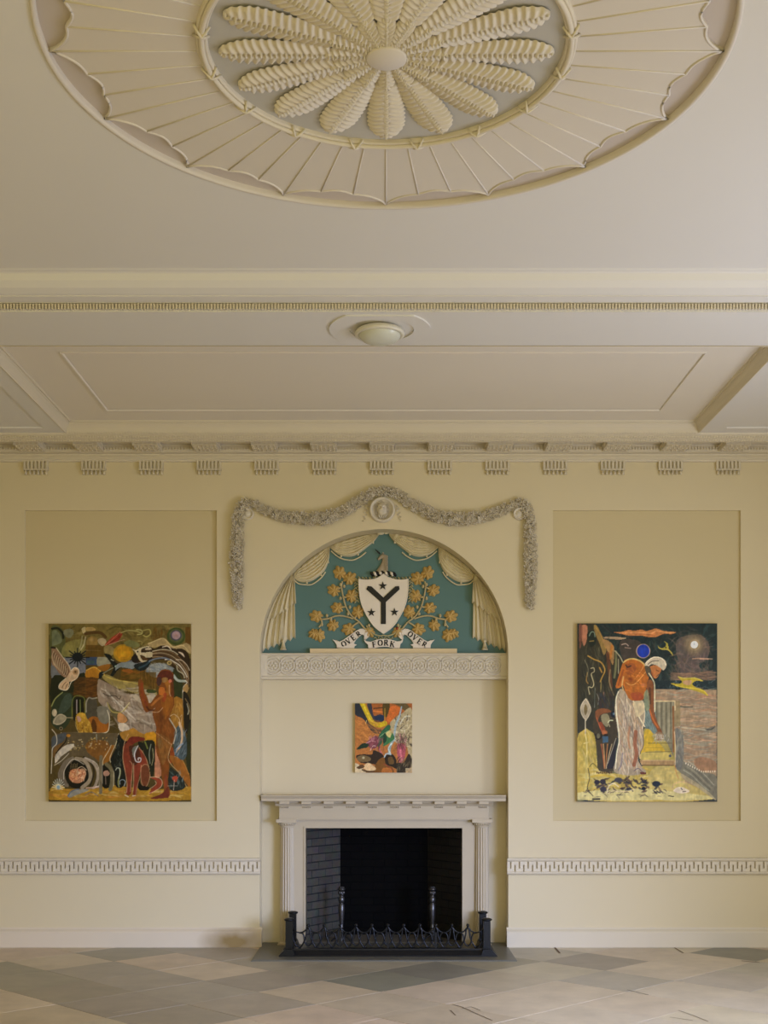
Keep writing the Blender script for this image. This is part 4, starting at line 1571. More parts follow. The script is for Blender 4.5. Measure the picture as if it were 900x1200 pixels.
def paint_left():
    A = Art(1700, 2140, 6.0, '4c3d1a')
    f, s, e, r = A.f, A.s, A.e, A.r
    H = A.hatch
    r('6e5e2c', 0, 0, 1700, 420)
    H(['8a7a44', '5c4d1c', '7a6a34', '4a4018'], (30, 30, 1680, 400), 160, 150, 26, 0, .8, .6)
    # left green hills
    f('55562e', [(30, 40), (160, 60), (200, 180), (190, 330), (240, 400), (30, 420)])
    f('6a7050', [(40, 100), (90, 80), (140, 140), (150, 220), (60, 260), (40, 250)])
    s('1c1f12', 26, [(40, 60), (110, 55), (165, 110), (175, 170)])
    f('7a7a5c', [(180, 80), (270, 60), (300, 110), (250, 170), (190, 140)], .9)
    f('8c8648', [(150, 330), (200, 230), (320, 190), (420, 200), (430, 300), (330, 380), (180, 390)], .7)
    s('a8a070', 12, [(400, 150), (390, 230), (370, 300)], .9)
    s('c0b48a', 14, [(440, 160), (420, 250), (385, 310)], .9)
    f('b8a878', [(395, 60), (435, 45), (440, 100), (410, 120)])
    f('a88c50', [(440, 50), (520, 45), (560, 80), (450, 90)])
    s('4e3414', 36, [(440, 120), (540, 105), (620, 110), (680, 160)], .9)
    e('8c7038', 520, 220, 68, 72)
    e('a88850', 515, 190, 45, 30, .7, .8)
    r('5e4212', 440, 260, 660, 400, .8)
    f('b09c74', [(590, 190), (650, 175), (690, 215), (650, 270), (600, 240)])
    f('8e7c48', [(660, 300), (700, 262), (760, 280), (790, 320), (760, 380), (680, 360)])
    # red streaks
    f('8e3420', [(670, 265), (740, 180), (840, 110), (880, 130), (830, 210), (740, 245)])
    s('c08060', 7, [(670, 262), (760, 190), (855, 95)], .9)
    s('d0987c', 6, [(720, 250), (830, 210), (905, 190)], .8)
    s('b04a30', 10, [(700, 230), (800, 150)], .9)
    s('5e1a10', 8, [(735, 235), (850, 150)], .8)
    # sky blue band
    r('6c6e72', 30, 405, 440, 600)
    r('35455c', 440, 402, 580, 495)
    r('3a5c50', 460, 440, 540, 480, .6)
    f('8e8a70', [(580, 410), (640, 400), (740, 420), (740, 480), (640, 510), (580, 500)])
    r('6c6e72', 860, 440, 1120, 520)
    H(['8a8c90', '5a6068'], (40, 420, 430, 600), 40, 60, 16, 0, .6, .6)
    f('6a6c6a', [(30, 500), (120, 560), (150, 640), (60, 660), (30, 640)])
    # dark valley + brown earth
    f('1e2210', [(30, 660), (140, 620), (360, 600), (450, 610), (450, 900), (300, 1000), (30, 1000)], 1, 2)
    r('4a3010', 300, 640, 445, 880, .85)
    r('54340f', 445, 640, 590, 880)
    H(['6a4014', '3c2608', '7c4c1c'], (300, 660, 590, 870), 40, 100, 20, 0, .5, .5)
    # black star
    for k in range(16):
        a = 2 * PI * k / 16
        l = 110 if k % 2 == 0 else 75
        s('12181a', 14, [(345, 405), (345 + l * 1.25 * math.cos(a), 405 + l * math.sin(a))], 1, 1, .0)
    e('0c1418', 345, 400, 62, 55)
    # cream wing of the white owl
    f('8c6c50', [(35, 285), (90, 310), (160, 400), (215, 460), (262, 560), (225, 640), (180, 640), (120, 590), (70, 520), (35, 480)])
    for q in range(9):
        x0, y0 = 40 + q * 14, 320 + q * 8
        s('d0bc92', 8, [(60 + q * 20, 330 + q * 26), (40 + q * 22, 400 + q * 26), (70 + q * 16, 500 + q * 16)][::1], .8)
        s('3a2412', 7, [(70 + q * 20, 350 + q * 24), (60 + q * 22, 420 + q * 20), (92 + q * 15, 510 + q * 14)], .8)
    s('e0cca4', 9, [(90, 290), (160, 390), (240, 500), (262, 570)], .9)
    s('221812', 22, [(35, 285), (75, 290)], 1)
    f('c8a880', [(270, 560), (310, 525), (355, 545), (362, 600), (330, 660), (280, 690), (245, 700), (235, 770), (200, 800), (125, 775), (130, 730), (210, 650)])
    f('a88458', [(285, 580), (320, 550), (345, 570), (335, 610), (300, 610)])
    s('efe0bc', 7, [(270, 560), (310, 527), (355, 547), (362, 600), (330, 660), (270, 700), (240, 770), (205, 800), (150, 790), (122, 770), (135, 720), (205, 655)])
    s('6a4a2c', 8, [(160, 770), (180, 730), (210, 700)]); s('6a4a2c', 8, [(200, 780), (225, 720)])
    e('4c3420', 318, 578, 12)
    # sun
    e('a67c1e', 890, 355, 118, 108)
    e('c08818', 890, 350, 90, 84); e('c89a20', 885, 360, 50, 46, .7, .8)
    s('8a5c14', 6, [(850, 420), (930, 425)]); s('8a5c14', 5, [(862, 402), (920, 404)])
    # orange field, ridge
    f('a8701c', [(445, 570), (540, 520), (610, 560), (640, 590), (600, 650), (520, 640), (445, 640)])
    s('c49a40', 14, [(450, 560), (545, 522), (625, 575), (700, 640), (800, 690)])
    f('8c5a1c', [(580, 520), (700, 485), (740, 500), (700, 560), (620, 560)])
    r('5e4410', 860, 540, 1290, 770, .9)
    H(['8e5418', '4c3c10', '70521c'], (860, 540, 1270, 760), 50, 110, 26, 5, .5, .6)
    f('a05a20', [(870, 560), (960, 540), (1010, 570), (960, 590)], .8)
    # blackbird
    f('101614', [(660, 362), (740, 375), (770, 430), (830, 480), (890, 485), (850, 530), (800, 590), (760, 640), (715, 660), (760, 570), (770, 520), (720, 440)])
    f('141a1a', [(600, 600), (625, 575), (660, 590), (640, 640), (600, 660)])
    s('8c8c70', 9, [(645, 600), (720, 555), (770, 530)])
    s('c8c4a4', 8, [(745, 430), (775, 445)]); e('a8c0a8', 800, 512, 12)
    # pale ridge to the right
    f('988648', [(640, 640), (700, 610), (800, 655), (900, 690), (1060, 700), (1200, 760), (1280, 790), (1280, 880), (1100, 850), (900, 800), (760, 740)])
    s('c0a850', 12, [(660, 620), (780, 670), (960, 700), (1080, 730), (1250, 790)])
    # white landscape
    f('96826a', [(590, 680), (640, 680), (760, 740), (900, 830), (1100, 860), (1280, 900), (1290, 1100), (1250, 1330), (900, 1290), (760, 1100), (640, 980), (590, 900)], 1, 3)
    H(['b8a890', '7c6c58', 'c8bca4', 'a09078', '6a5c48'], (640, 760, 1240, 1240), 130, 130, 24, 40, .9, .6)
    for q in range(5):
        s('d8ccb4', 12, [(630 + q * 60, 780 + q * 50), (720 + q * 60, 840 + q * 60), (800 + q * 60, 960 + q * 50)], .6)
    s('3c3020', 8, [(650, 835), (710, 870), (790, 865), (840, 905), (860, 875)])
    f('b8a88c', [(1000, 870), (1130, 870), (1270, 850), (1270, 960), (1130, 970)])
    # green shell on the left
    f('2a3420', [(35, 1000), (60, 940), (150, 840), (260, 830), (290, 900), (280, 1060), (240, 1200), (150, 1280), (35, 1200)])
    f('3c4838', [(150, 940), (200, 860), (260, 840), (275, 960), (200, 1060), (120, 1080)])
    s('8a8c50', 14, [(35, 990), (80, 900), (165, 825)])
    s('6a7030', 10, [(280, 1150), (280, 950), (310, 875), (360, 865), (420, 890), (435, 960), (435, 1120)])
    f('141408', [(300, 1160), (300, 950), (330, 890), (390, 890), (415, 950), (415, 1150)])
    s('b8a8a0', 9, [(335, 915), (335, 1080)]); s('90a050', 7, [(375, 915), (378, 1080)])
    # middle panel with pale outline
    f('4a4434', [(445, 920), (500, 885), (560, 890), (580, 960), (590, 1100), (590, 1310), (450, 1310), (440, 1000)], 1, 2)
    s('9c947c', 14, [(448, 1060), (448, 950), (480, 890), (520, 900), (575, 890)])
    f('9a5a1a', [(450, 1180), (520, 1110), (600, 1130), (700, 1160), (720, 1280), (620, 1310), (500, 1310)])
    f('56300c', [(520, 1150), (560, 1180), (570, 1300), (500, 1300)])
    f('7a7460', [(580, 1000), (700, 1000), (730, 1100), (690, 1200), (600, 1160)])
    s('d4c8a4', 10, [(700, 1040), (725, 1130), (715, 1270), (670, 1312), (560, 1315), (530, 1310), (150, 1312)])
    # wolf / fox face in the middle
    f('5c5436', [(720, 960), (760, 1010), (860, 1060), (900, 1090), (950, 1150), (900, 1200), (840, 1180), (800, 1140), (740, 1080)])
    s('a89850', 12, [(700, 950), (750, 1050), (830, 1070), (900, 1040), (960, 950)])
    f('c08850', [(830, 1070), (900, 1090), (940, 1160), (880, 1190), (820, 1160)])
    f('d0c0a4', [(830, 1200), (900, 1190), (960, 1240), (940, 1300), (850, 1280)])
    s('c8bc98', 9, [(965, 950), (910, 1010), (870, 1060)])
    # white flower left
    f('8e8468', [(50, 1190), (90, 1110), (150, 1085), (200, 1120), (190, 1180), (120, 1220)])
    s('c8b894', 7, [(60, 1180), (100, 1115), (150, 1090), (205, 1120), (190, 1170), (110, 1210), (60, 1190)])
    s('b8a880', 6, [(200, 1130), (290, 1130)]); e('c0b08c', 70, 1070, 30, 45); e('8c7c5c', 148, 1260, 22); e('2c2414', 148, 1260, 12)
    # yellow owl
    f('b08428', [(325, 1110), (370, 1065), (430, 1075), (460, 1140), (500, 1210), (525, 1330), (520, 1410), (450, 1390), (370, 1320), (335, 1240)])
    f('c89c34', [(340, 1090), (380, 1070), (435, 1085), (435, 1140), (390, 1120), (350, 1130)])
    f('c0947c', [(335, 1120), (360, 1110), (390, 1150), (360, 1180)])
    H(['6a4410', 'd8b050', '8a5c18'], (350, 1180, 490, 1360), 70, 26, 12, 70, .4, .8)
    s('d4b870', 5, [(322, 1150), (325, 1230), (365, 1310), (430, 1350)])
    # deer body
    f('5c4e34', [(40, 1370), (160, 1310), (560, 1315), (740, 1310), (830, 1330), (800, 1470), (740, 1560), (640, 1660), (480, 1640), (420, 1600), (260, 1600), (120, 1700), (50, 1500)])
    f('7a5020', [(450, 1440), (560, 1400), (700, 1420), (720, 1520), (620, 1660), (560, 1620), (460, 1540)])
    f('8e5a1e', [(720, 1480), (790, 1460), (760, 1560), (730, 1640), (660, 1690), (640, 1640)])
    H(['e0c070', 'c89838', 'd8c8a0'], (230, 1370, 700, 1520), 75, 14, 9, 60, 1.2, .9)
    f('4c5050', [(40, 1380), (100, 1340), (200, 1310), (210, 1360), (120, 1480), (50, 1560)])
    f('6e5028', [(60, 1500), (120, 1450), (200, 1430), (100, 1590), (50, 1600)])
    s('1e1a14', 14, [(215, 1360), (200, 1420), (130, 1500), (90, 1560)])
    e('c08028', 235, 1345, 24, 18)
    f('c0b49c', [(75, 1640), (90, 1570), (190, 1470), (300, 1450), (270, 1510), (160, 1590), (80, 1680)])
    s('d8ccb0', 8, [(40, 1270), (90, 1340), (95, 1440), (45, 1500), (40, 1600), (35, 1700), (30, 1800)])
    s('c8bca0', 8, [(70, 1700), (150, 1650), (240, 1560)])
    # scroll with coral
    f('14120a', [(190, 1800), (200, 1740), (290, 1630), (420, 1680), (480, 1780), (470, 1900), (370, 1980), (240, 1950)])
    f('706450', [(110, 1800), (180, 1660), (280, 1600), (300, 1640), (200, 1740), (190, 1850), (240, 1950), (200, 1960), (130, 1880)])
    s('98886c', 44, [(330, 1620), (430, 1650), (490, 1760), (490, 1880), (400, 1970)])
    s('2a2214', 18, [(420, 1600), (510, 1680), (540, 1800), (490, 1960)])
    s('a09078', 34, [(440, 1620), (540, 1680), (590, 1800), (560, 1940), (500, 2010)])
    s('d0c4ac', 7, [(180, 1870), (190, 1760), (290, 1630), (420, 1690)])
    s('d0c4ac', 7, [(430, 1610), (560, 1670), (605, 1780), (600, 1960)])
    e('b87c54', 340, 1830, 98, 88); e('c88c58', 300, 1800, 50, 52, .9); e('c8966c', 400, 1800, 48, 60, .9)
    H(['8c3820', 'e0b080', 'a04c28', 'e8c89c', 'd4905c'], (255, 1760, 425, 1900), 90, 34, 9, 30, 1.5, .9)
    s('d8b890', 7, [(350, 1790), (350, 1740), (400, 1720), (450, 1760)])
    for q in range(5): s('a8905c', 5, [(260 + q * 18, 1745), (270 + q * 18, 1680 + 8 * (q % 2))], .9)
    # flower bottom left
    e('c0942c', 110, 2010, 90, 80, .9)
    for k in range(18):
        a = 2 * PI * k / 18
        s('d8dcc8', 7, [(115, 1970), (115 + 75 * math.cos(a), 1965 + 100 * math.sin(a))], .95, 1)
    e('7c98a0', 116, 1968, 20, 26)
    # ground
    f('a87c24', [(20, 2010), (250, 1990), (560, 1985), (700, 1940), (900, 1960), (1300, 1990), (1690, 1960), (1690, 2120), (20, 2120)], .95, 2)
    H(['d0a034', 'b8742c', '8a6420', 'c8b070', 'b88c3c'], (30, 1990, 1680, 2100), 110, 120, 18, 0, .4, .6)
    f('8c8878', [(230, 2070), (300, 2010), (400, 1990), (480, 2000), (330, 2060), (260, 2090)])
    s('5a6878', 13, [(230, 2070), (280, 2010), (360, 1990)]); s('7c6c58', 12, [(440, 2060), (510, 2025), (590, 2070)])
    s('c8a488', 16, [(450, 1975), (580, 1965), (640, 1950)]); s('d4c4b4', 10, [(560, 1960), (670, 1935)])
    # deer legs
    f('0e0c06', [(640, 1720), (700, 1700), (740, 1800), (730, 1960), (640, 1960)])
    s('74684c', 40, [(625, 1600), (620, 1760), (622, 1900), (620, 2030)]); s('a8a08c', 6, [(640, 1690), (640, 1920)])
    s('6e6444', 46, [(690, 1690), (750, 1760), (755, 1900), (735, 1990)]); s('d0c49c', 7, [(650, 1700), (650, 1640), (720, 1520), (745, 1460)])
    s('d0c49c', 7, [(835, 1320), (800, 1450), (730, 1620), (775, 1740), (775, 1950)]); s('a8a890', 6, [(570, 1330), (575, 1420)])
    f('b08468', [(650, 1790), (690, 1765), (725, 1800), (700, 1835), (660, 1830)]); s('b89c80', 6, [(680, 1830), (682, 1930)])
    # black foliage
    f('0e1210', [(830, 1330), (920, 1310), (960, 1400), (900, 1500), (890, 1700), (920, 1830), (880, 1960), (800, 1960), (780, 1800), (740, 1640), (800, 1500)])
    H(['5c6458', '20281c', '8a8464', '3c4438'], (790, 1380, 920, 1760), 60, 40, 7, 80, .6, .8)
    s('8c8c50', 15, [(840, 1960), (830, 1900), (855, 1800), (850, 1740)]); s('c8ccb0', 8, [(800, 1760), (815, 1735), (845, 1740), (850, 1790), (835, 1860)])
    s('94a0a0', 9, [(850, 1930), (850, 1890), (885, 1875), (915, 1900), (900, 1950)])
    # right half -------------------------------------------------
    A.ox = 800
    s('a8a060', 10, [(60, 110), (150, 80), (250, 90), (300, 110)]); s('a8a060', 14, [(250, 70), (310, 80), (310, 120), (260, 130)])
    s('a89c54', 14, [(330, 80), (400, 70), (415, 120), (370, 155), (330, 140)])
    f('707040', [(100, 230), (170, 200), (260, 230), (290, 270), (220, 290), (130, 270)])
    s('a89850', 8, [(270, 210), (310, 215), (310, 255)])
    H(['5c3c10', '74521c'], (430, 60, 640, 240), 50, 90, 14, 90, .2, .6)
    r('5c3a0e', 830, 40, 890, 240, .8)
    e('3c4a1e', 720, 150, 110, 105); e('565a34', 720, 145, 85, 82); e('484456', 720, 140, 66, 62); e('a88c8c', 720, 138, 50, 50); e('b88878', 720, 138, 26, 26, .7, .8)
    f('a89060', [(380, 240), (460, 215), (520, 180), (580, 175), (640, 240), (680, 270), (780, 250), (840, 230), (890, 270), (890, 360), (820, 320), (700, 310), (560, 270), (440, 290)])
    s('c8b47c', 12, [(400, 235), (520, 185), (580, 180), (650, 250), (700, 280), (800, 260), (870, 340)])
    # tree mane of black and tan curves
    f('2a1a0c', [(200, 400), (260, 330), (380, 280), (470, 300), (560, 260), (700, 300), (800, 300), (880, 400), (890, 700), (860, 760), (800, 640), (700, 530), (600, 440), (480, 430), (380, 450), (300, 460), (220, 470)])
    f('c8b890', [(195, 305), (240, 320), (300, 290), (400, 270), (380, 300), (310, 310), (310, 350), (430, 340), (430, 400), (320, 410), (380, 450), (310, 460), (260, 400), (230, 340)])
    e('181410', 262, 335, 10); f('4e3418', [(290, 380), (340, 390), (380, 430), (320, 440)])
    f('3c2c1c', [(310, 310), (370, 285), (430, 300), (430, 330), (340, 330)]); f('b8a888', [(350, 300), (410, 290), (430, 310), (370, 320)])
    for q in range(7):
        s(['8c6c44', '6a4c28', 'c0a880', '74583c', '4c3420', 'a88c64', '584020'][q], 10, [(440, 330 + q * 14), (560, 320 + q * 16), (680, 350 + q * 22), (780, 430 + q * 26), (850, 540 + q * 26), (870, 640 + q * 20)], .9)
    s('d0c4a0', 9, [(440, 330), (560, 308), (680, 330), (740, 370)]); s('d8c8ac', 12, [(560, 280), (620, 270), (660, 310)])
    s('dcc8a8', 24, [(750, 340), (790, 360), (820, 400)], 1, 5, .8); s('d4c0a0', 9, [(720, 430), (790, 440), (850, 500), (880, 560)])
    s('d8d0b8', 12, [(590, 430), (650, 430), (700, 460), (760, 500), (820, 580), (850, 640)])
    e('c0a868', 640, 470, 28, 26); e('6a5c34', 640, 470, 16, 14)
    s('b0a888', 14, [(730, 500), (740, 560), (800, 600), (820, 650)])
    # clouds and teal snake
    f('808884', [(60, 470), (200, 460), (230, 500), (200, 540), (60, 520), (0, 560), (10, 500)])
    f('7e8482', [(350, 560), (420, 490), (520, 470), (640, 500), (700, 560), (500, 640), (430, 630), (380, 590)])
    H(['a8a898', '6c747c', 'b8b8a8'], (370, 480, 600, 610), 40, 70, 18, 20, .5, .6)
    f('101c20', [(215, 510), (240, 480), (330, 460), (420, 430), (400, 490), (350, 550), (270, 560)])
    s('2c444c', 22, [(280, 530), (350, 500), (400, 460)]); f('1a1210', [(190, 400), (240, 370), (270, 420), (240, 470), (195, 450)])
    s('6a7684', 16, [(400, 450), (480, 420), (580, 410), (640, 430)])
    r('583e10', 290, 580, 480, 790, .7)
    H(['6c4e18', '483410', '80602c'], (290, 580, 480, 780), 40, 100, 12, 90, .2, .6)
    f('38421c', [(380, 790), (480, 800), (480, 830), (380, 830)])
    f('2c3216', [(690, 540), (760, 600), (800, 720), (800, 880), (700, 900), (690, 700)])
    s('a8b0a0', 30, [(690, 620), (740, 680), (830, 690)]); s('d8d0b4', 11, [(830, 680), (850, 710), (810, 760), (800, 830)])
    f('a8844c', [(800, 780), (850, 720), (870, 780), (840, 830)])
    f('1c160e', [(800, 830), (850, 840), (890, 960), (890, 1300), (830, 1300), (810, 1100)])
    s('c8b894', 6, [(800, 820), (800, 1100)]); s('d4cca8', 8, [(850, 960), (870, 1040), (860, 1090)]); s('8a7448', 9, [(830, 900), (880, 1000), (890, 1150)])
    f('9c6c24', [(700, 890), (780, 900), (800, 960), (800, 1340), (700, 1240), (650, 1100)])
    H(['b8863c', '8a5c20', 'c49c58'], (680, 920, 790, 1180), 40, 60, 14, 90, .5, .6)
    f('2a2c16', [(860, 1300), (890, 1200), (890, 1850), (850, 1700), (830, 1500)])
    # standing figure, back turned
    fig = [(520, 580), (560, 545), (640, 550), (690, 600), (695, 680), (670, 740), (690, 850), (700, 960), (670, 1040), (640, 1120), (650, 1190), (700, 1260), (700, 1370), (665, 1470), (630, 1580), (640, 1680), (630, 1790),
           (620, 1880), (640, 1960), (630, 2080), (420, 2100), (440, 2080), (560, 2040), (570, 1930), (550, 1850), (530, 1720), (500, 1640), (480, 1520), (470, 1380), (480, 1250), (450, 1150), (440, 1060), (480, 1010),
           (400, 1060), (350, 1060), (310, 960), (280, 840), (270, 700), (290, 660), (330, 700), (340, 800), (380, 890), (410, 960), (480, 870), (530, 830), (525, 770), (490, 720), (490, 640)]
    f('7c4418', fig, 1, 3)
    f('8e5218', [(560, 840), (660, 860), (690, 960), (650, 1060), (580, 1150), (560, 1030), (540, 920)])
    f('a0601c', [(590, 900), (650, 900), (640, 1010), (600, 1060)], .8)
    f('8c5c28', [(490, 1330), (600, 1360), (650, 1420), (620, 1580), (560, 1700), (520, 1560)], .9)
    f('7c6438', [(500, 1400), (540, 1380), (560, 1480), (520, 1500)], .7)
    s('a86a24', 60, [(610, 700), (640, 780), (620, 830)], .8); f('c06c28', [(525, 770), (580, 770), (590, 850), (520, 850)])
    s('9c3c20', 44, [(590, 850), (570, 920)], .7); s('b87030', 26, [(430, 980), (500, 910), (560, 870)], .8)
    s('4c2410', 24, [(350, 940), (390, 1030), (450, 1040)], .8); s('8e3c1c', 30, [(310, 720), (320, 860), (370, 980)], .7)
    f('5a2418', [(500, 620), (560, 560), (640, 565), (690, 620), (690, 700), (640, 690), (600, 640), (540, 660)], .95)
    f('3c2828', [(490, 650), (530, 640), (550, 700), (520, 750), (492, 720)], .9); f('98703c', [(560, 650), (620, 650), (600, 700), (560, 700)])
    e('c07050', 650, 690, 20, 24); s('d8b48c', 6, [(640, 740), (640, 820), (655, 870)])
    s('602e14', 40, [(670, 720), (680, 860)], .8)
    s('c8a070', 6, [(480, 1310), (560, 1370), (660, 1450)]); s('d0a878', 7, [(560, 1010), (510, 1060), (430, 1060)])
    f('6a2c1c', [(420, 2100), (560, 2030), (620, 1960), (630, 2080), (560, 2095)])
    s('8c3c28', 34, [(600, 1830), (600, 1960)], .6)
    H(['a06428', '5c3010', '74481c'], (490, 1080, 660, 1640), 70, 90, 14, 80, .3, .5)
    # other bent leg going right
    f('8c4018', [(660, 1480), (690, 1520), (700, 1580), (660, 1680), (640, 1620)])
    f('985c20', [(640, 1590), (720, 1600), (800, 1660), (850, 1760), (885, 1830), (885, 1970), (800, 1860), (700, 1720)])
    s('d8b078', 6, [(670, 1440), (625, 1600), (660, 1690), (760, 1800), (850, 1970)]); s('c88c40', 7, [(700, 1590), (800, 1650), (870, 1810)])
    # blue-grey drapery between
    f('485454', [(710, 1280), (760, 1220), (800, 1260), (840, 1380), (850, 1560), (800, 1640), (710, 1570), (690, 1480)])
    s('c0b498', 13, [(640, 1140), (700, 1240), (720, 1300), (690, 1440)]); s('c8a880', 26, [(760, 1190), (790, 1300), (780, 1440), (720, 1540)])
    s('8c9ca8', 16, [(800, 1440), (730, 1500), (710, 1570)]); s('d8bc90', 7, [(650, 1110), (700, 1090), (760, 1150), (760, 1240)]); s('c8a878', 7, [(770, 1120), (790, 1100), (780, 1200)])
    H(['202c30', '98a0a0', '5c6c70'], (700, 1300, 840, 1600), 50, 60, 8, 110, .4, .8)
    f('1e2620', [(640, 1740), (700, 1760), (800, 1860), (820, 1980), (640, 1990)]); H(['8c9c94', '4c5c58'], (640, 1780, 810, 1980), 40, 50, 7, 80, .6, .8)
    f('a8442c', [(670, 1850), (700, 1830), (740, 1845), (720, 1900), (690, 1890)]); s('d0b8a0', 6, [(700, 1880), (690, 2000)]); s('b8b0a0', 5, [(620, 1950), (740, 1950)])
    # red hound
    f('a8782c', [(50, 1310), (160, 1270), (210, 1250), (280, 1300), (360, 1330), (460, 1300), (480, 1460), (420, 1480), (330, 1400), (200, 1400), (100, 1400)])
    f('c0861c', [(340, 1330), (470, 1320), (470, 1460), (400, 1480)])
    f('74261a', [(140, 1400), (200, 1350), (330, 1370), (340, 1400), (250, 1420), (170, 1480), (110, 1500)])
    f('7c3420', [(90, 1480), (150, 1420), (200, 1480), (200, 1690), (190, 1840), (180, 2040), (120, 2050), (130, 1920), (110, 1760), (90, 1620)])
    f('803420', [(210, 1680), (280, 1500), (330, 1560), (380, 1680), (300, 1760), (270, 1900), (240, 2060), (205, 2050), (220, 1860)])
    f('4c2414', [(160, 1480), (260, 1480), (300, 1600), (260, 1680), (200, 1690)]); f('707060', [(200, 1500), (260, 1470), (230, 1580), (210, 1600)])
    f('6a3820', [(300, 1720), (340, 1690), (390, 1720), (405, 1850), (360, 1950), (320, 1930), (300, 1820)])
    s('c89068', 6, [(300, 1730), (345, 1690), (395, 1720), (408, 1840), (365, 1955), (315, 1930), (298, 1820), (305, 1700)])
    s('c89c6c', 7, [(150, 1330), (100, 1450), (85, 1620), (110, 1760), (135, 1920), (130, 2030)]); s('c49a70', 6, [(165, 1650), (200, 1700), (190, 1850), (175, 2020)]); s('c49a70', 6, [(215, 1680), (215, 1860), (205, 2030)])
    s('c89870', 6, [(280, 1490), (350, 1590), (400, 1740)]); s('b89870', 5, [(290, 1840), (250, 1980), (240, 2050)])
    s('d0c8c0', 12, [(265, 1470), (225, 1560), (240, 1650), (290, 1660), (300, 1620), (270, 1615), (270, 1640)])
    s('e0d0b0', 10, [(110, 2060), (150, 2080)], 1); s('e0d0b0', 10, [(200, 2070), (235, 2065)], 1)
    f('12140e', [(265, 1420), (330, 1440), (330, 1520), (290, 1500)])
    f('1a1c10', [(330, 1420), (460, 1420), (470, 1640), (450, 1830), (420, 1820), (390, 1660), (340, 1560)])
    s('8c9078', 10, [(420, 1450), (400, 1560), (410, 1680)]); s('6c7434', 16, [(350, 1420), (380, 1500)]); s('a8a070', 7, [(440, 1500), (450, 1600), (430, 1700)])
    f('b87c58', [(470, 1470), (490, 1560), (530, 1680), (540, 1830), (470, 1830), (470, 1640)])
    f('8e3a22', [(420, 1850), (500, 1850), (550, 1890), (540, 1950), (460, 2010), (400, 2050), (430, 1980), (490, 1920), (480, 1880)])
    s('dcb088', 7, [(410, 1845), (500, 1845), (552, 1890), (540, 1960), (460, 2015), (400, 2040)]); s('d0a880', 6, [(400, 1990), (480, 1930), (470, 1890)])
    f('100c08', [(280, 1880), (310, 1940), (400, 1960), (380, 2000), (270, 1990)])
    A.ox = 0
    # seams of the joined panels
    for x in (440, 590, 1080, 1270): s('8a7a44', 3, [(x, 300), (x, 1320)], .35, 1)
    s('c8c0a0', 3, [(440, 320), (620, 322)], .5, 1)
    return A.finish(), A

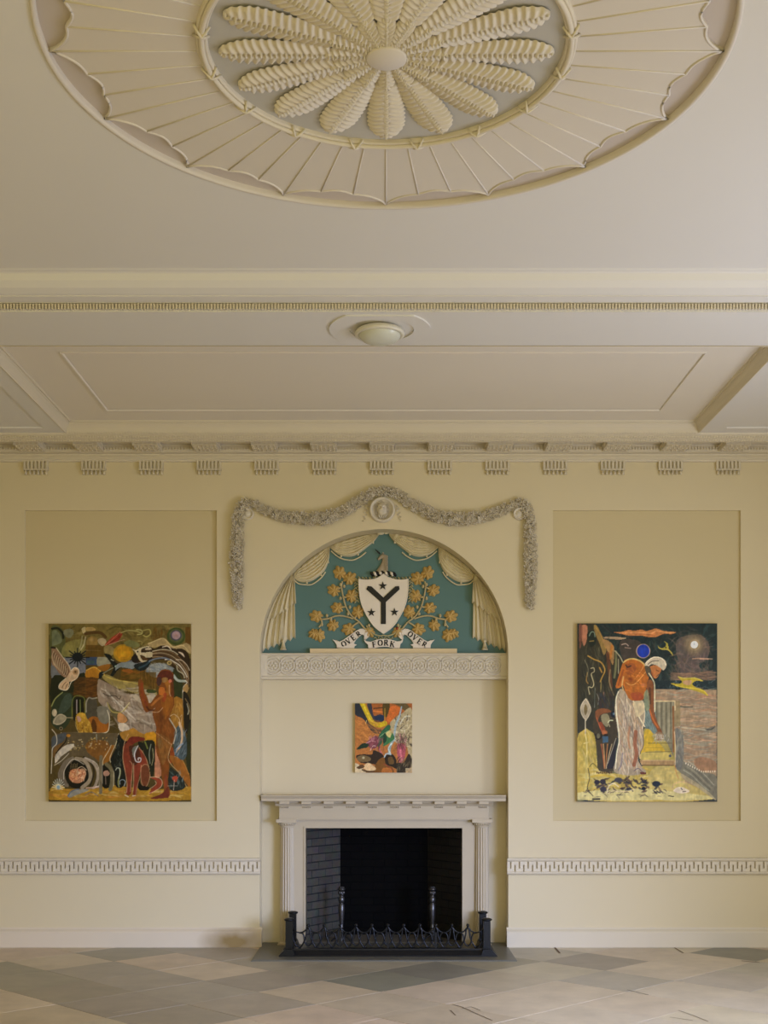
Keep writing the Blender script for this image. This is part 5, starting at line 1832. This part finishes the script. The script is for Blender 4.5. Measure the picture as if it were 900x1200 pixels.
def paint_right():
    A = Art(1700, 2140, 6.0, '2c3230')
    f, s, e, r = A.f, A.s, A.e, A.r
    H = A.hatch
    # night sky
    r('1e2c2c', 0, 0, 1700, 800)
    H(['2c4444', '18201e', '3c4c48', '2a3830', '443c38'], (330, 30, 1680, 790), 260, 120, 28, 60, 1.5, .55)
    f('4a3e36', [(520, 220), (700, 200), (780, 260), (720, 420), (560, 440)], .8)
    f('6a5c58', [(1220, 200), (1330, 150), (1500, 140), (1600, 260), (1580, 420), (1480, 480), (1500, 620), (1280, 640), (1230, 480), (1200, 300)], .75)
    H(['8a7068', '5a4c4c', '74604c'], (1150, 180, 1600, 660), 120, 110, 22, 90, 1.5, .5)
    e('7c6c54', 1420, 250, 170, 160, .7, .4); e('8c7c60', 1420, 255, 120, 115, .7, .5)
    e('9c8868', 1425, 258, 70, 68, .8); e('dce0e4', 1422, 256, 44, 44); e('b8bcc4', 1424, 250, 16, 16, .5, .9)
    f('c07c48', [(440, 108), (540, 105), (620, 85), (700, 90), (780, 78), (840, 95), (900, 80), (960, 65), (1060, 95), (1200, 110), (1150, 130), (1050, 130), (960, 165), (880, 170), (780, 150), (640, 150), (540, 130)])
    s('d89c64', 14, [(580, 115), (760, 110), (900, 120), (960, 90), (1060, 108), (1180, 112)], .8); s('a45c34', 10, [(700, 135), (840, 130), (940, 150)], .7)
    f('9c8468', [(300, 165), (440, 160), (540, 172), (600, 180), (520, 198), (420, 190), (330, 180)]); s('c8b08c', 6, [(400, 170), (590, 180)], .8)
    s('c0a898', 10, [(540, 255), (590, 245), (620, 270)]); s('a08878', 10, [(580, 290), (650, 300)]); 
    e('c8a890', 800, 332, 86, 86); e('1838a8', 802, 332, 76, 79); e('2a50c8', 780, 310, 36, 36, .5, .9)
    # yellow flying shapes
    f('a89c40', [(970, 265), (1010, 300), (1060, 290), (1080, 250), (1050, 215), (1100, 250), (1110, 310), (1150, 350), (1160, 390), (1110, 330), (1050, 320), (1000, 310)])
    s('d0bc58', 6, [(985, 290), (1040, 315), (1100, 315), (1150, 365)]); e('48401c', 1076, 292, 10)
    s('c8a080', 10, [(1400, 425), (1500, 420), (1640, 428)], .9); s('d0a48c', 16, [(1490, 425), (1590, 428)], .9, 5, .8)
    r('7c6454', 1130, 590, 1680, 680, .6); H(['a07c64', '5c4c44', '8c7058'], (1130, 580, 1680, 680), 60, 130, 14, 0, .3, .6)
    r('1c2c30', 940, 690, 1680, 795, .8); H(['3c5458', '6a7878', '142024'], (940, 690, 1680, 795), 60, 50, 12, 0, 1.4, .6)
    # sea
    r('a48c70', 920, 795, 1690, 2100)
    H(['b89c80', '8c7c68', 'c8a888', '94806c', 'b08468', '9c9884', 'a8a08c'], (930, 800, 1680, 1500), 260, 190, 22, 0, .25, .65)
    H(['8c8878', '74746a', 'a89c84', '9c7c60'], (1200, 1250, 1680, 1700), 160, 170, 20, 0, .35, .6)
    s('4c4c40', 12, [(1250, 995), (1320, 1005), (1400, 1000)]); s('54544c', 16, [(1560, 1270), (1620, 1275), (1670, 1240)])
    s('c09468', 14, [(1400, 1260), (1500, 1230), (1600, 1240), (1670, 1210)], .8); s('c0bca4', 14, [(1210, 1210), (1280, 1250), (1400, 1260), (1560, 1280)], .8)
    s('8c8c7c', 18, [(1280, 1400), (1400, 1450), (1560, 1440), (1680, 1400)], .7); s('b0a888', 9, [(1270, 1400), (1340, 1440), (1480, 1445)], .9)
    for q in range(9):
        yy = 900 + 85 * q
        s(['d0ac90', '8c7460', 'b8a890'][q % 3], 10, [(1230 + 20 * (q % 3), yy), (1340, yy - 16), (1450, yy + 12), (1560, yy - 8), (1680, yy + 6)], .6)
    # yellow swimming figure over the horizon
    f('b8a434', [(1220, 640), (1290, 660), (1420, 655), (1500, 670), (1530, 695), (1460, 685), (1420, 700), (1400, 730), (1450, 770), (1540, 800), (1590, 870), (1500, 830), (1400, 800), (1300, 770), (1200, 750), (1140, 720), (1250, 725), (1270, 690)])
    s('dcd060', 8, [(1225, 640), (1300, 658), (1430, 655), (1520, 690)]); s('e0cc48', 9, [(1190, 745), (1300, 770), (1430, 780), (1530, 810), (1580, 860)]); f('c89c84', [(1290, 690), (1390, 685), (1370, 740), (1300, 730)], .8)
    # left: hooded grey-green cloak
    f('343226', [(20, 30), (240, 30), (300, 160), (420, 240), (450, 330), (540, 450), (520, 700), (470, 820), (440, 1020), (20, 1300)], 1, 3)
    H(['4c4a34', '242820', '5c5840', '38301c', '2c2c24'], (40, 200, 440, 1020), 160, 130, 18, 85, .35, .6)
    f('a87054', [(55, 30), (120, 30), (120, 160), (80, 270), (50, 150)]); f('7c4c3c', [(20, 30), (60, 30), (55, 200), (30, 300)], .8)
    f('20281e', [(120, 120), (200, 90), (230, 200), (190, 270), (140, 260)]); s('8ca088', 8, [(145, 150), (170, 105), (205, 110), (215, 160)]); s('a88848', 8, [(150, 215), (200, 210)])
    f('8e7440', [(200, 30), (240, 30), (300, 150), (350, 300), (320, 380), (270, 250), (220, 130)])
    s('b08840', 8, [(220, 40), (290, 150), (345, 300)])
    f('a07c4c', [(300, 200), (360, 200), (430, 260), (450, 330), (430, 500), (390, 400), (350, 300)])
    s('b8702c', 30, [(420, 270), (410, 350), (400, 420)], .8); s('6a3c24', 40, [(370, 360), (390, 560), (410, 760)], .7)
    s('7c7c54', 26, [(470, 340), (470, 500), (450, 650)], .8); s('b8b090', 12, [(460, 330), (520, 400), (550, 460)]); s('a8a080', 9, [(500, 430), (500, 600)])
    s('9c8c60', 16, [(400, 560), (390, 700), (440, 860)], .7)
    s('b89040', 14, [(130, 390), (200, 430), (290, 470), (335, 560), (300, 650), (280, 700)]); s('b88c3c', 12, [(270, 530), (300, 590)])
    s('c8bc90', 9, [(165, 540), (200, 535), (205, 580), (170, 610), (200, 720), (180, 770), (135, 765), (150, 850)]); s('94743c', 12, [(125, 590), (110, 680), (130, 720)])
    s('888468', 6, [(90, 440), (130, 540), (120, 640)]); s('9c8c54', 10, [(290, 700), (285, 820)]); s('788070', 6, [(215, 780), (210, 1010)])
    s('a8a898', 12, [(235, 840), (260, 900), (250, 980)], .8, 5, .8); s('8c6854', 14, [(320, 830), (330, 910)], .8); H(['28303c', '3c2c28'], (260, 850, 440, 1020), 50, 90, 14, 80, .4, .6)
    # ground: yellow
    f('b8a04c', [(20, 1320), (200, 1320), (230, 1500), (260, 1740), (500, 1810), (760, 1720), (980, 1700), (1180, 1700), (1300, 1900), (1660, 2110), (20, 2115)], 1, 2)
    f('a89850', [(800, 1300), (900, 1260), (1180, 1400), (1160, 1700), (800, 1720)])
    H(['c8b45c', 'a08c34', 'd0c478', '988838', 'c4b070'], (30, 1340, 240, 1720), 60, 110, 24, 80, .5, .5)
    H(['d4c888', 'b0a050', 'c8b868', 'd8cc94', 'a89c58'], (30, 1760, 1300, 2110), 190, 130, 26, 5, .5, .55)
    f('c0b070', [(900, 1760), (1180, 1720), (1320, 1900), (1600, 2090), (900, 2100)], .7)
    f('cfc58c', [(20, 2030), (600, 1990), (1200, 2020), (1650, 2110), (20, 2120)], .8)
    H(['2c2830', '3a3034', '1c2028', '5a4438', '3c3020'], (200, 1860, 860, 2000), 46, 55, 22, 10, 1.0, .95)
    H(['2c2830', '5a4438', '1c2028'], (760, 1880, 1020, 2030), 24, 50, 20, 10, 1.0, .95)
    H(['3a3034', '4c3c30'], (60, 2000, 1100, 2090), 26, 50, 11, 0, .8, .9)
    e('241f2c', 240, 1905, 34, 28); e('2a2630', 310, 1900, 36, 32); e('34303c', 315, 1990, 40, 34); e('2c2c34', 625, 1990, 34, 22); e('16202c', 960, 1925, 50, 34); e('0e1420', 805, 1980, 24, 20); e('3c3c44', 500, 1880, 48, 30)
    s('e0d4b4', 14, [(360, 2040), (380, 1960), (440, 1920), (500, 1960)], .8); s('dcc8a0', 10, [(380, 2050), (430, 2010), (560, 2020), (700, 1990)], .8)
    s('26221c', 8, [(130, 1740), (150, 1850), (125, 1980), (190, 2070)]); s('26221c', 7, [(125, 1980), (100, 2020)]); s('5c5428', 9, [(150, 1720), (190, 1680), (240, 1730)]); s('1c1818', 20, [(190, 2110), (270, 2108)])
    for q in range(9): e('4c3418', 240 + 22 * q, 1790 + 5 * (q % 2), 8, 12)
    s('c8a830', 26, [(170, 1840), (300, 1820), (440, 1850)], .6)
    f('e0d0b8', [(1170, 2010), (1200, 1970), (1260, 1960), (1320, 1980), (1360, 2010), (1330, 2030), (1240, 2035)]); s('3c4048', 9, [(1260, 1975), (1275, 1995)]); s('4c4440', 8, [(1280, 2020), (1320, 2015)]); s('c8a080', 6, [(1150, 1990), (1180, 1930), (1270, 1900), (1330, 1930), (1370, 2000)])
    s('241c1c', 10, [(1110, 2070), (1170, 2078)])
    # shoreline and wave at the lower right
    f('787464', [(1200, 1560), (1270, 1640), (1400, 1700), (1520, 1780), (1690, 1840), (1690, 2110), (1640, 2100), (1480, 1960), (1330, 1850), (1230, 1760), (1190, 1680)])
    f('a89c7c', [(1270, 1800), (1400, 1880), (1520, 1960), (1660, 2090), (1660, 2115), (1500, 2000), (1300, 1860)], .9)
    for q in range(5): s(['a8a894', '545448', '94907c', '64645a', 'b0ac98'][q], 9, [(1290 + 14 * q, 1760 - 26 * q), (1400 + 14 * q, 1830 - 24 * q), (1500 + 18 * q, 1930 - 22 * q), (1600 + 14 * q, 2010 - 18 * q)], .85)
    f('9c7454', [(1420, 1640), (1520, 1600), (1680, 1660), (1680, 1780), (1520, 1780), (1440, 1720)], .8)
    for q in range(14):
        t = q / 13
        px, py = (1320 + 350 * t, 1680 + 100 * min(1, t * 1.8) - 10 * max(0, t - .6))
        e('e8dcc4', px, py, 7, 12, .95)
    f('6c6c68', [(1190, 1300), (1240, 1280), (1290, 1420), (1290, 1640), (1250, 1760), (1200, 1700)], .8); H(['8c9088', '5c6060', 'a8a488'], (1195, 1240, 1290, 1720), 60, 80, 10, 90, .3, .6)
    # paler stripe between gate and sea
    r('90805c', 1180, 930, 1250, 1240, .8)
    # steps and gate
    r('9c8c70', 940, 930, 1190, 1720, .0)
    f('7c7864', [(940, 935), (1180, 935), (1170, 1600), (1090, 1430), (1000, 1350), (940, 1300)], 1, 1)
    for q in range(16): s(['b8ac8c', '54503c', '8c8468', 'c0b898'][q % 4], 7, [(950 + 14 * q, 950), (952 + 14 * q, 1250 + 10 * q)], .8, 1)
    f('6c7c78', [(800, 1000), (860, 900), (940, 1000), (960, 1300), (900, 1300), (820, 1240)]); H(['8c9c94', '4c5c5c'], (820, 1040, 940, 1280), 40, 60, 12, 80, .5, .6)
    s('d8c498', 14, [(935, 935), (1185, 933), (1188, 1040)], 1, 1); s('8e5c30', 20, [(1165, 1000), (1168, 1240), (1170, 1540)], .95, 1); s('e0c8a0', 9, [(1180, 1300), (1190, 1440), (1190, 1700)]); s('c08850', 9, [(1185, 1700), (1205, 1800), (1230, 1860)])
    f('c8a830', [(820, 1290), (900, 1290), (930, 1400), (1000, 1440), (1060, 1520), (1100, 1630), (790, 1640)], .95)
    f('c0ae60', [(790, 1550), (1090, 1540), (1110, 1630), (790, 1640)]); s('4c3c20', 6, [(860, 1438), (1150, 1438)], .9, 1); s('4c3c20', 6, [(830, 1545), (1150, 1538)], .9, 1); s('8c6c2c', 5, [(820, 1490), (1040, 1492)], .8, 1)
    f('a8885c', [(760, 1640), (1180, 1640), (1180, 1700), (780, 1700)], 1, 1); s('5c4428', 10, [(780, 1702), (1170, 1704)], 1, 1); s('d0b488', 7, [(790, 1645), (1170, 1643)], 1, 1); e('484c58', 1128, 1590, 16); 
    # giant flower on stalk, left
    f('a89c84', [(100, 900), (150, 970), (165, 1060), (110, 1160), (60, 1110), (40, 1010)]); f('746440', [(100, 970), (125, 1030), (100, 1110), (80, 1040)])
    s('d0c4a8', 7, [(100, 905), (150, 980), (165, 1050), (115, 1150), (100, 1160), (50, 1080), (45, 990), (100, 905)]); s('c8bca0', 12, [(98, 1140), (98, 1330)]); s('ddd090', 14, [(98, 1330), (115, 1440), (115, 1600)], .8); s('dcd094', 12, [(80, 1440), (130, 1430)], .7)
    s('cabd78', 30, [(115, 1600), (110, 1800), (100, 2000)], .5)
    # leopard
    f('403828', [(200, 1160), (220, 1060), (300, 1020), (400, 1040), (470, 1060), (490, 1200), (480, 1360), (460, 1500), (440, 1640), (460, 1760), (260, 1770), (240, 1560), (220, 1400), (190, 1260)])
    f('7c4c2c', [(220, 1060), (290, 1020), (380, 1030), (410, 1060), (360, 1070), (280, 1100), (240, 1180)])
    f('8c8464', [(290, 1110), (350, 1080), (390, 1130), (370, 1240), (310, 1200)]); f('8e4428', [(260, 1200), (300, 1190), (340, 1280), (330, 1330), (290, 1290)])
    s('c0643c', 8, [(235, 1130), (270, 1230), (310, 1320)]); e('18202c', 440, 1090, 34, 40); e('5c7484', 445, 1085, 14, 16); s('c8cca8', 12, [(375, 1190), (395, 1165), (430, 1165)]); s('c0b894', 8, [(395, 1240), (385, 1210)])
    e('a8643c', 330, 1310, 36, 28); e('20140e', 345, 1340, 26, 14); f('3c5a70', [(305, 1360), (375, 1360), (378, 1430), (310, 1435)], 1, 1); s('14120e', 14, [(225, 1330), (240, 1390), (290, 1370), (290, 1310)]); e('6c6850', 255, 1350, 20, 30)
    for q in range(6): s(['c86c3c', 'd0a068', '30281c', 'c88448', '20201c', 'c8b084'][q], 11, [(290 + 26 * q, 1450), (310 + 16 * q, 1560), (330 + 4 * q, 1740)], .9)
    f('26242a', [(380, 1640), (440, 1500), (470, 1400), (450, 1700), (440, 1740), (360, 1740)]); s('a8a08c', 8, [(470, 1380), (410, 1560), (370, 1680)])
    # figure: white skirt
    f('a89880', [(470, 940), (510, 800), (560, 790), (620, 860), (700, 930), (800, 920), (810, 1040), (820, 1160), (800, 1260), (810, 1400), (790, 1500), (740, 1620), (780, 1720), (830, 1790), (640, 1830), (450, 1780), (470, 1640), (500, 1500), (490, 1300), (470, 1160), (450, 1040)])
    H(['d8cbb0', '84746c', 'c09870', 'e4dcc4', '746860', 'b88c64', 'c0a8a0'], (500, 900, 780, 1760), 230, 150, 10, 80, .35, .7)
    s('8c4c30', 44, [(710, 1300), (700, 1450), (720, 1560), (690, 1700)], .75); s('b87850', 20, [(640, 1240), (620, 1380), (640, 1500)], .6)
    s('e8e4c8', 14, [(500, 820), (470, 920), (480, 1120), (510, 1380), (480, 1560), (465, 1740)]); s('e8dfc0', 12, [(630, 880), (700, 960), (740, 1100), (820, 1240)]); s('5c5454', 8, [(800, 1340), (805, 1460), (770, 1540)]); s('e8d8b8', 9, [(800, 940), (820, 1100), (790, 1260)])
    s('6c6478', 14, [(550, 1560), (530, 1700), (500, 1760)], .7); s('585068', 8, [(690, 1770), (740, 1740), (790, 1780)]); f('643428', [(760, 1790), (830, 1790), (825, 1815), (770, 1815)]); f('d8c8a0', [(680, 940), (800, 930), (810, 1060), (720, 1120), (690, 1020)], .8)
    # torso
    f('b06424', [(470, 760), (500, 640), (550, 480), (600, 430), (680, 420), (780, 450), (850, 540), (870, 640), (850, 740), (810, 900), (720, 925), (640, 910), (590, 820), (560, 740), (520, 770)])
    s('d0b870', 16, [(560, 470), (620, 432), (700, 428), (790, 470), (850, 550)]); f('8e4c28', [(600, 500), (680, 480), (720, 540), (660, 620), (600, 600)], .8); e('6c2c14', 645, 675, 40, 40, .7, .6); f('a0442c', [(650, 840), (780, 830), (800, 900), (700, 920)], .7)
    s('e0a85c', 9, [(590, 710), (650, 740), (720, 710), (850, 560)]); s('e0a060', 7, [(700, 670), (780, 560), (820, 480)], .9); e('bc7448', 800, 740, 44, 36, .8, .5)
    s('d4b070', 14, [(560, 640), (545, 740), (560, 800)], .9); s('30241c', 16, [(590, 500), (610, 525), (650, 510)], .9); H(['d88838', 'c07428', '94501c'], (580, 560, 830, 860), 60, 70, 14, 30, .8, .5)
    s('7c3c1c', 22, [(560, 560), (500, 740)], .6)
    # head, white turban
    f('b87440', [(900, 600), (880, 520), (960, 500), (1020, 540), (1000, 600), (960, 660), (920, 640)]); f('c8bca4', [(820, 490), (870, 430), (940, 400), (1010, 410), (1070, 450), (1080, 510), (1050, 560), (1020, 540), (960, 500), (900, 490), (860, 520)])
    s('3c3028', 8, [(860, 490), (910, 455), (990, 450)]); s('efe4cc', 10, [(830, 480), (890, 425), (960, 405), (1040, 430), (1075, 500)]); s('6c4c38', 10, [(960, 640), (990, 610)]); s('28180f', 7, [(960, 560), (990, 575)]); s('8c4824', 14, [(900, 580), (920, 640)], .8)
    f('544c3c', [(820, 520), (880, 520), (900, 600), (860, 640)])
    # hanging arm
    f('84502c', [(850, 700), (900, 680), (930, 760), (930, 1000), (960, 1150), (1010, 1260), (1030, 1310), (1000, 1330), (950, 1240), (900, 1160), (870, 1000), (850, 850)])
    s('e0d8b4', 13, [(870, 600), (920, 680), (940, 760), (940, 1060)]); s('c86c30', 18, [(880, 1040), (920, 1150), (980, 1250)], .8); s('3c2818', 26, [(880, 780), (885, 960)], .6); f('8c9474', [(810, 860), (860, 800), (880, 1000), (830, 1040)], .8)
    f('8c7054', [(950, 1310), (1010, 1300), (1050, 1340), (1030, 1400), (970, 1400)]); 
    for q in range(5): s('d4c4a4', 6, [(960 + 20 * q, 1330), (950 + 26 * q, 1390)], .9, 1)
    H(['a8a8a0', 'd0ccc0'], (920, 1330, 1110, 1430), 40, 40, 8, 0, 1.5, .7)
    return A.finish(), A

def paint_small():
    # coordinates: 10 units = one photo pixel; face spans 0..670 by 0..813
    A = Art(670, 813, 5.0, 'a86a34')
    f, s, e, r = A.f, A.s, A.e, A.r
    A.ox, A.oy = -110, -90
    H = A.hatch
    f('9c5828', [(300, 90), (780, 90), (780, 300), (500, 340), (430, 240), (320, 220)])
    f('4c3c18', [(440, 90), (520, 90), (500, 240), (440, 230)]); f('c06428', [(540, 120), (640, 150), (600, 240), (500, 320), (470, 310), (500, 200)])
    f('5c4c2c', [(540, 90), (700, 90), (750, 160), (700, 180), (620, 120)]); s('2c2418', 10, [(330, 150), (430, 140)]); s('c87430', 16, [(330, 180), (430, 190)])
    f('242830', [(110, 90), (180, 90), (230, 200), (270, 310), (350, 370), (400, 440), (330, 430), (260, 350), (200, 270), (110, 220)])
    f('34343c', [(250, 90), (300, 100), (330, 230), (400, 220), (450, 240), (440, 300), (340, 300), (280, 200)])
    f('1c2c44', [(340, 250), (440, 230), (445, 290), (360, 290)])
    s('c0a41c', 56, [(190, 80), (225, 150), (270, 240), (320, 320), (390, 345), (460, 325)]); s('dcc43c', 16, [(205, 90), (245, 190), (300, 290), (370, 335)], .8); s('443c34', 30, [(260, 320), (330, 400), (410, 410)], .8)
    s('e0c878', 6, [(235, 330), (245, 290)]); s('c89c30', 10, [(460, 150), (460, 330)], .7)
    H(['c0803c', '94582c', 'cc8c44'], (120, 300, 380, 560), 60, 90, 20, 20, .6, .5)
    # pale patterned rock
    f('a89870', [(560, 270), (660, 210), (780, 180), (780, 890), (740, 700), (700, 560), (600, 560), (560, 470), (520, 330)])
    H(['5c4c38', 'd0c8a8', '746448', '302820', 'c8bc94'], (570, 230, 775, 620), 110, 40, 12, 60, 1.5, .8)
    s('c8c4ac', 14, [(640, 330), (690, 250), (750, 240)], .8)
    # long silver feather
    s('94a4a4', 26, [(655, 130), (630, 240), (590, 340), (570, 470), (575, 520)], 1, 5, .5); s('8ca4a0', 30, [(560, 520), (520, 600), (510, 690)], .9); s('c8d4cc', 10, [(540, 560), (500, 620), (530, 680)], .9)
    # green leaves
    f('2e5c3c', [(360, 560), (380, 480), (420, 420), (500, 340), (530, 370), (500, 430), (440, 500), (420, 560), (380, 600)])
    f('3a6c40', [(440, 450), (480, 430), (550, 440), (570, 510), (500, 560), (440, 590), (450, 520)]); s('8cac78', 6, [(400, 480), (470, 430), (510, 410)]); f('c8b874', [(470, 440), (540, 410), (520, 490)]); f('1e3c28', [(440, 460), (470, 440), (480, 520), (440, 560)])
    # purple petals
    f('743c44', [(300, 490), (370, 470), (380, 560), (340, 620), (280, 610), (240, 560), (270, 520)]); s('b88c8c', 10, [(240, 560), (300, 530), (350, 540)]); s('c8a49c', 9, [(290, 640), (320, 590), (350, 590)]); s('a85c64', 14, [(400, 590), (400, 640), (430, 690)])
    f('1c3020', [(130, 630), (200, 560), (270, 570), (250, 610), (200, 620)]); H(['8c4c50', '5c2c34', 'b87c7c'], (280, 480, 440, 640), 40, 50, 12, 120, .7, .7)
    # pink plume
    f('a85058', [(600, 590), (640, 560), (690, 580), (700, 660), (680, 760), (640, 790), (610, 700)]); s('d87c84', 22, [(640, 640), (655, 750)], .8); H(['5c3434', 'c0747c', '3c2c28'], (600, 470, 710, 620), 40, 70, 8, 85, .3, .8)
    # dark rocks and skull
    f('2c2018', [(120, 710), (200, 690), (310, 690), (330, 640), (440, 690), (460, 800), (380, 820), (300, 800), (180, 790)]); f('6c5838', [(130, 730), (200, 700), (290, 730), (280, 770), (180, 780)]); e('a8a07c', 208, 728, 14)
    f('70481c', [(360, 790), (440, 720), (500, 760), (560, 860), (540, 905), (340, 905)]); f('a8642c', [(440, 850), (520, 850), (540, 905), (420, 905)], .9)
    f('c8b48c', [(110, 790), (180, 830), (240, 900), (110, 905)]); f('d0b080', [(210, 840), (260, 790), (330, 830), (350, 870), (260, 880)]); f('543c24', [(130, 840), (190, 810), (220, 840), (160, 860)]); s('4c3820', 22, [(200, 870), (260, 890), (330, 890)], .9)
    f('241c14', [(460, 720), (500, 690), (560, 690), (600, 760), (600, 850), (540, 830), (470, 800)]); f('5c4424', [(500, 730), (550, 720), (570, 790), (510, 800)]); s('a8b8b8', 14, [(455, 720), (480, 680), (530, 690)])
    f('30281c', [(610, 790), (680, 780), (740, 680), (780, 760), (740, 860), (690, 900), (600, 905)]); H(['64543c', '1c1814', '8c7c58'], (600, 720, 770, 900), 60, 50, 10, 110, .6, .7)
    s('8c3030', 6, [(450, 800), (500, 830), (560, 870)]); r('b8a47c', 700, 850, 780, 905, .8)
    return A.finish(), A

def canvas(name, label, art, x0, x1, z0, z1, yf, thick, gain, parts_label):
    im, A = art
    cx_, cz_ = (x0 + x1) / 2, z0
    t = thing(name, label, 'painting', (cx_, yf + thick, cz_))
    b = MB()
    b.box(x0, x1, yf + .0012, yf + thick, z0, z1)
    b.build('stretched_canvas', M['canvas_edge'], t)
    b = MB()
    ny, nx = A.ny, A.nx
    xs = np.linspace(x0, x1, nx); zs_ = np.linspace(z1, z0, ny)
    XX, ZZ = np.meshgrid(xs, zs_)
    V = np.stack([XX.ravel(), np.full(XX.size, yf), ZZ.ravel()], 1)
    idx = np.arange(nx * ny).reshape(ny, nx)
    F = np.stack([idx[1:, :-1].ravel(), idx[1:, 1:].ravel(), idx[:-1, 1:].ravel(), idx[:-1, :-1].ravel()], 1)
    me = bpy.data.meshes.new('painted_face')
    L0 = np.array([cx_, yf + thick, cz_])
    me.vertices.add(len(V)); me.vertices.foreach_set('co', (V - L0).astype(np.float32).ravel())
    me.loops.add(F.size); me.loops.foreach_set('vertex_index', F.astype(np.int32).ravel())
    me.polygons.add(len(F)); me.polygons.foreach_set('loop_start', np.arange(0, F.size, 4, dtype=np.int32))
    me.update(calc_edges=True)
    o = bpy.data.objects.new('painted_face', me); COL.objects.link(o); o.parent = t
    c = np.ones((ny, nx, 4), np.float32); c[..., :3] = im
    colour_attr(o, 'paint', c)
    m = attr_mat('oil_paint_' + name, 'paint', .42, .06, 60.0, gain, bump=.15, bscale=120, spec=.2)
    me.materials.append(m)
    return t
GAIN_L, GAIN_R, GAIN_S = 1.16, 1.38, 1.38
def wallrect(px0, px1, py0, py1, Y):
    a = at(px0, py0, Y); b_ = at(px1, py1, Y)
    return a[0], b_[0], b_[1], a[1]
x0, x1, z0_, z1_ = wallrect(57, 224, 731, 939.5, YW - .012)
canvas('painting', 'unframed dark brown canvas with owls and a standing nude figure on the left wall panel', paint_left(), x0, x1, z0_, z1_, YW - .012, .042, GAIN_L, '')
x0, x1, z0_, z1_ = wallrect(676.5, 840.5, 730.5, 939.5, YW - .012)
canvas('painting', 'unframed canvas with blue disc and bending figure in white skirt on the right wall panel', paint_right(), x0, x1, z0_, z1_, YW - .012, .042, GAIN_R, '')
x0, x1, z0_, z1_ = wallrect(416, 483, 824.3, 905.5, YA - .045)
canvas('painting', 'small orange and green canvas hanging over the mantelpiece', paint_small(), x0, x1, z0_, z1_, YA - .045, .045, GAIN_S, '')
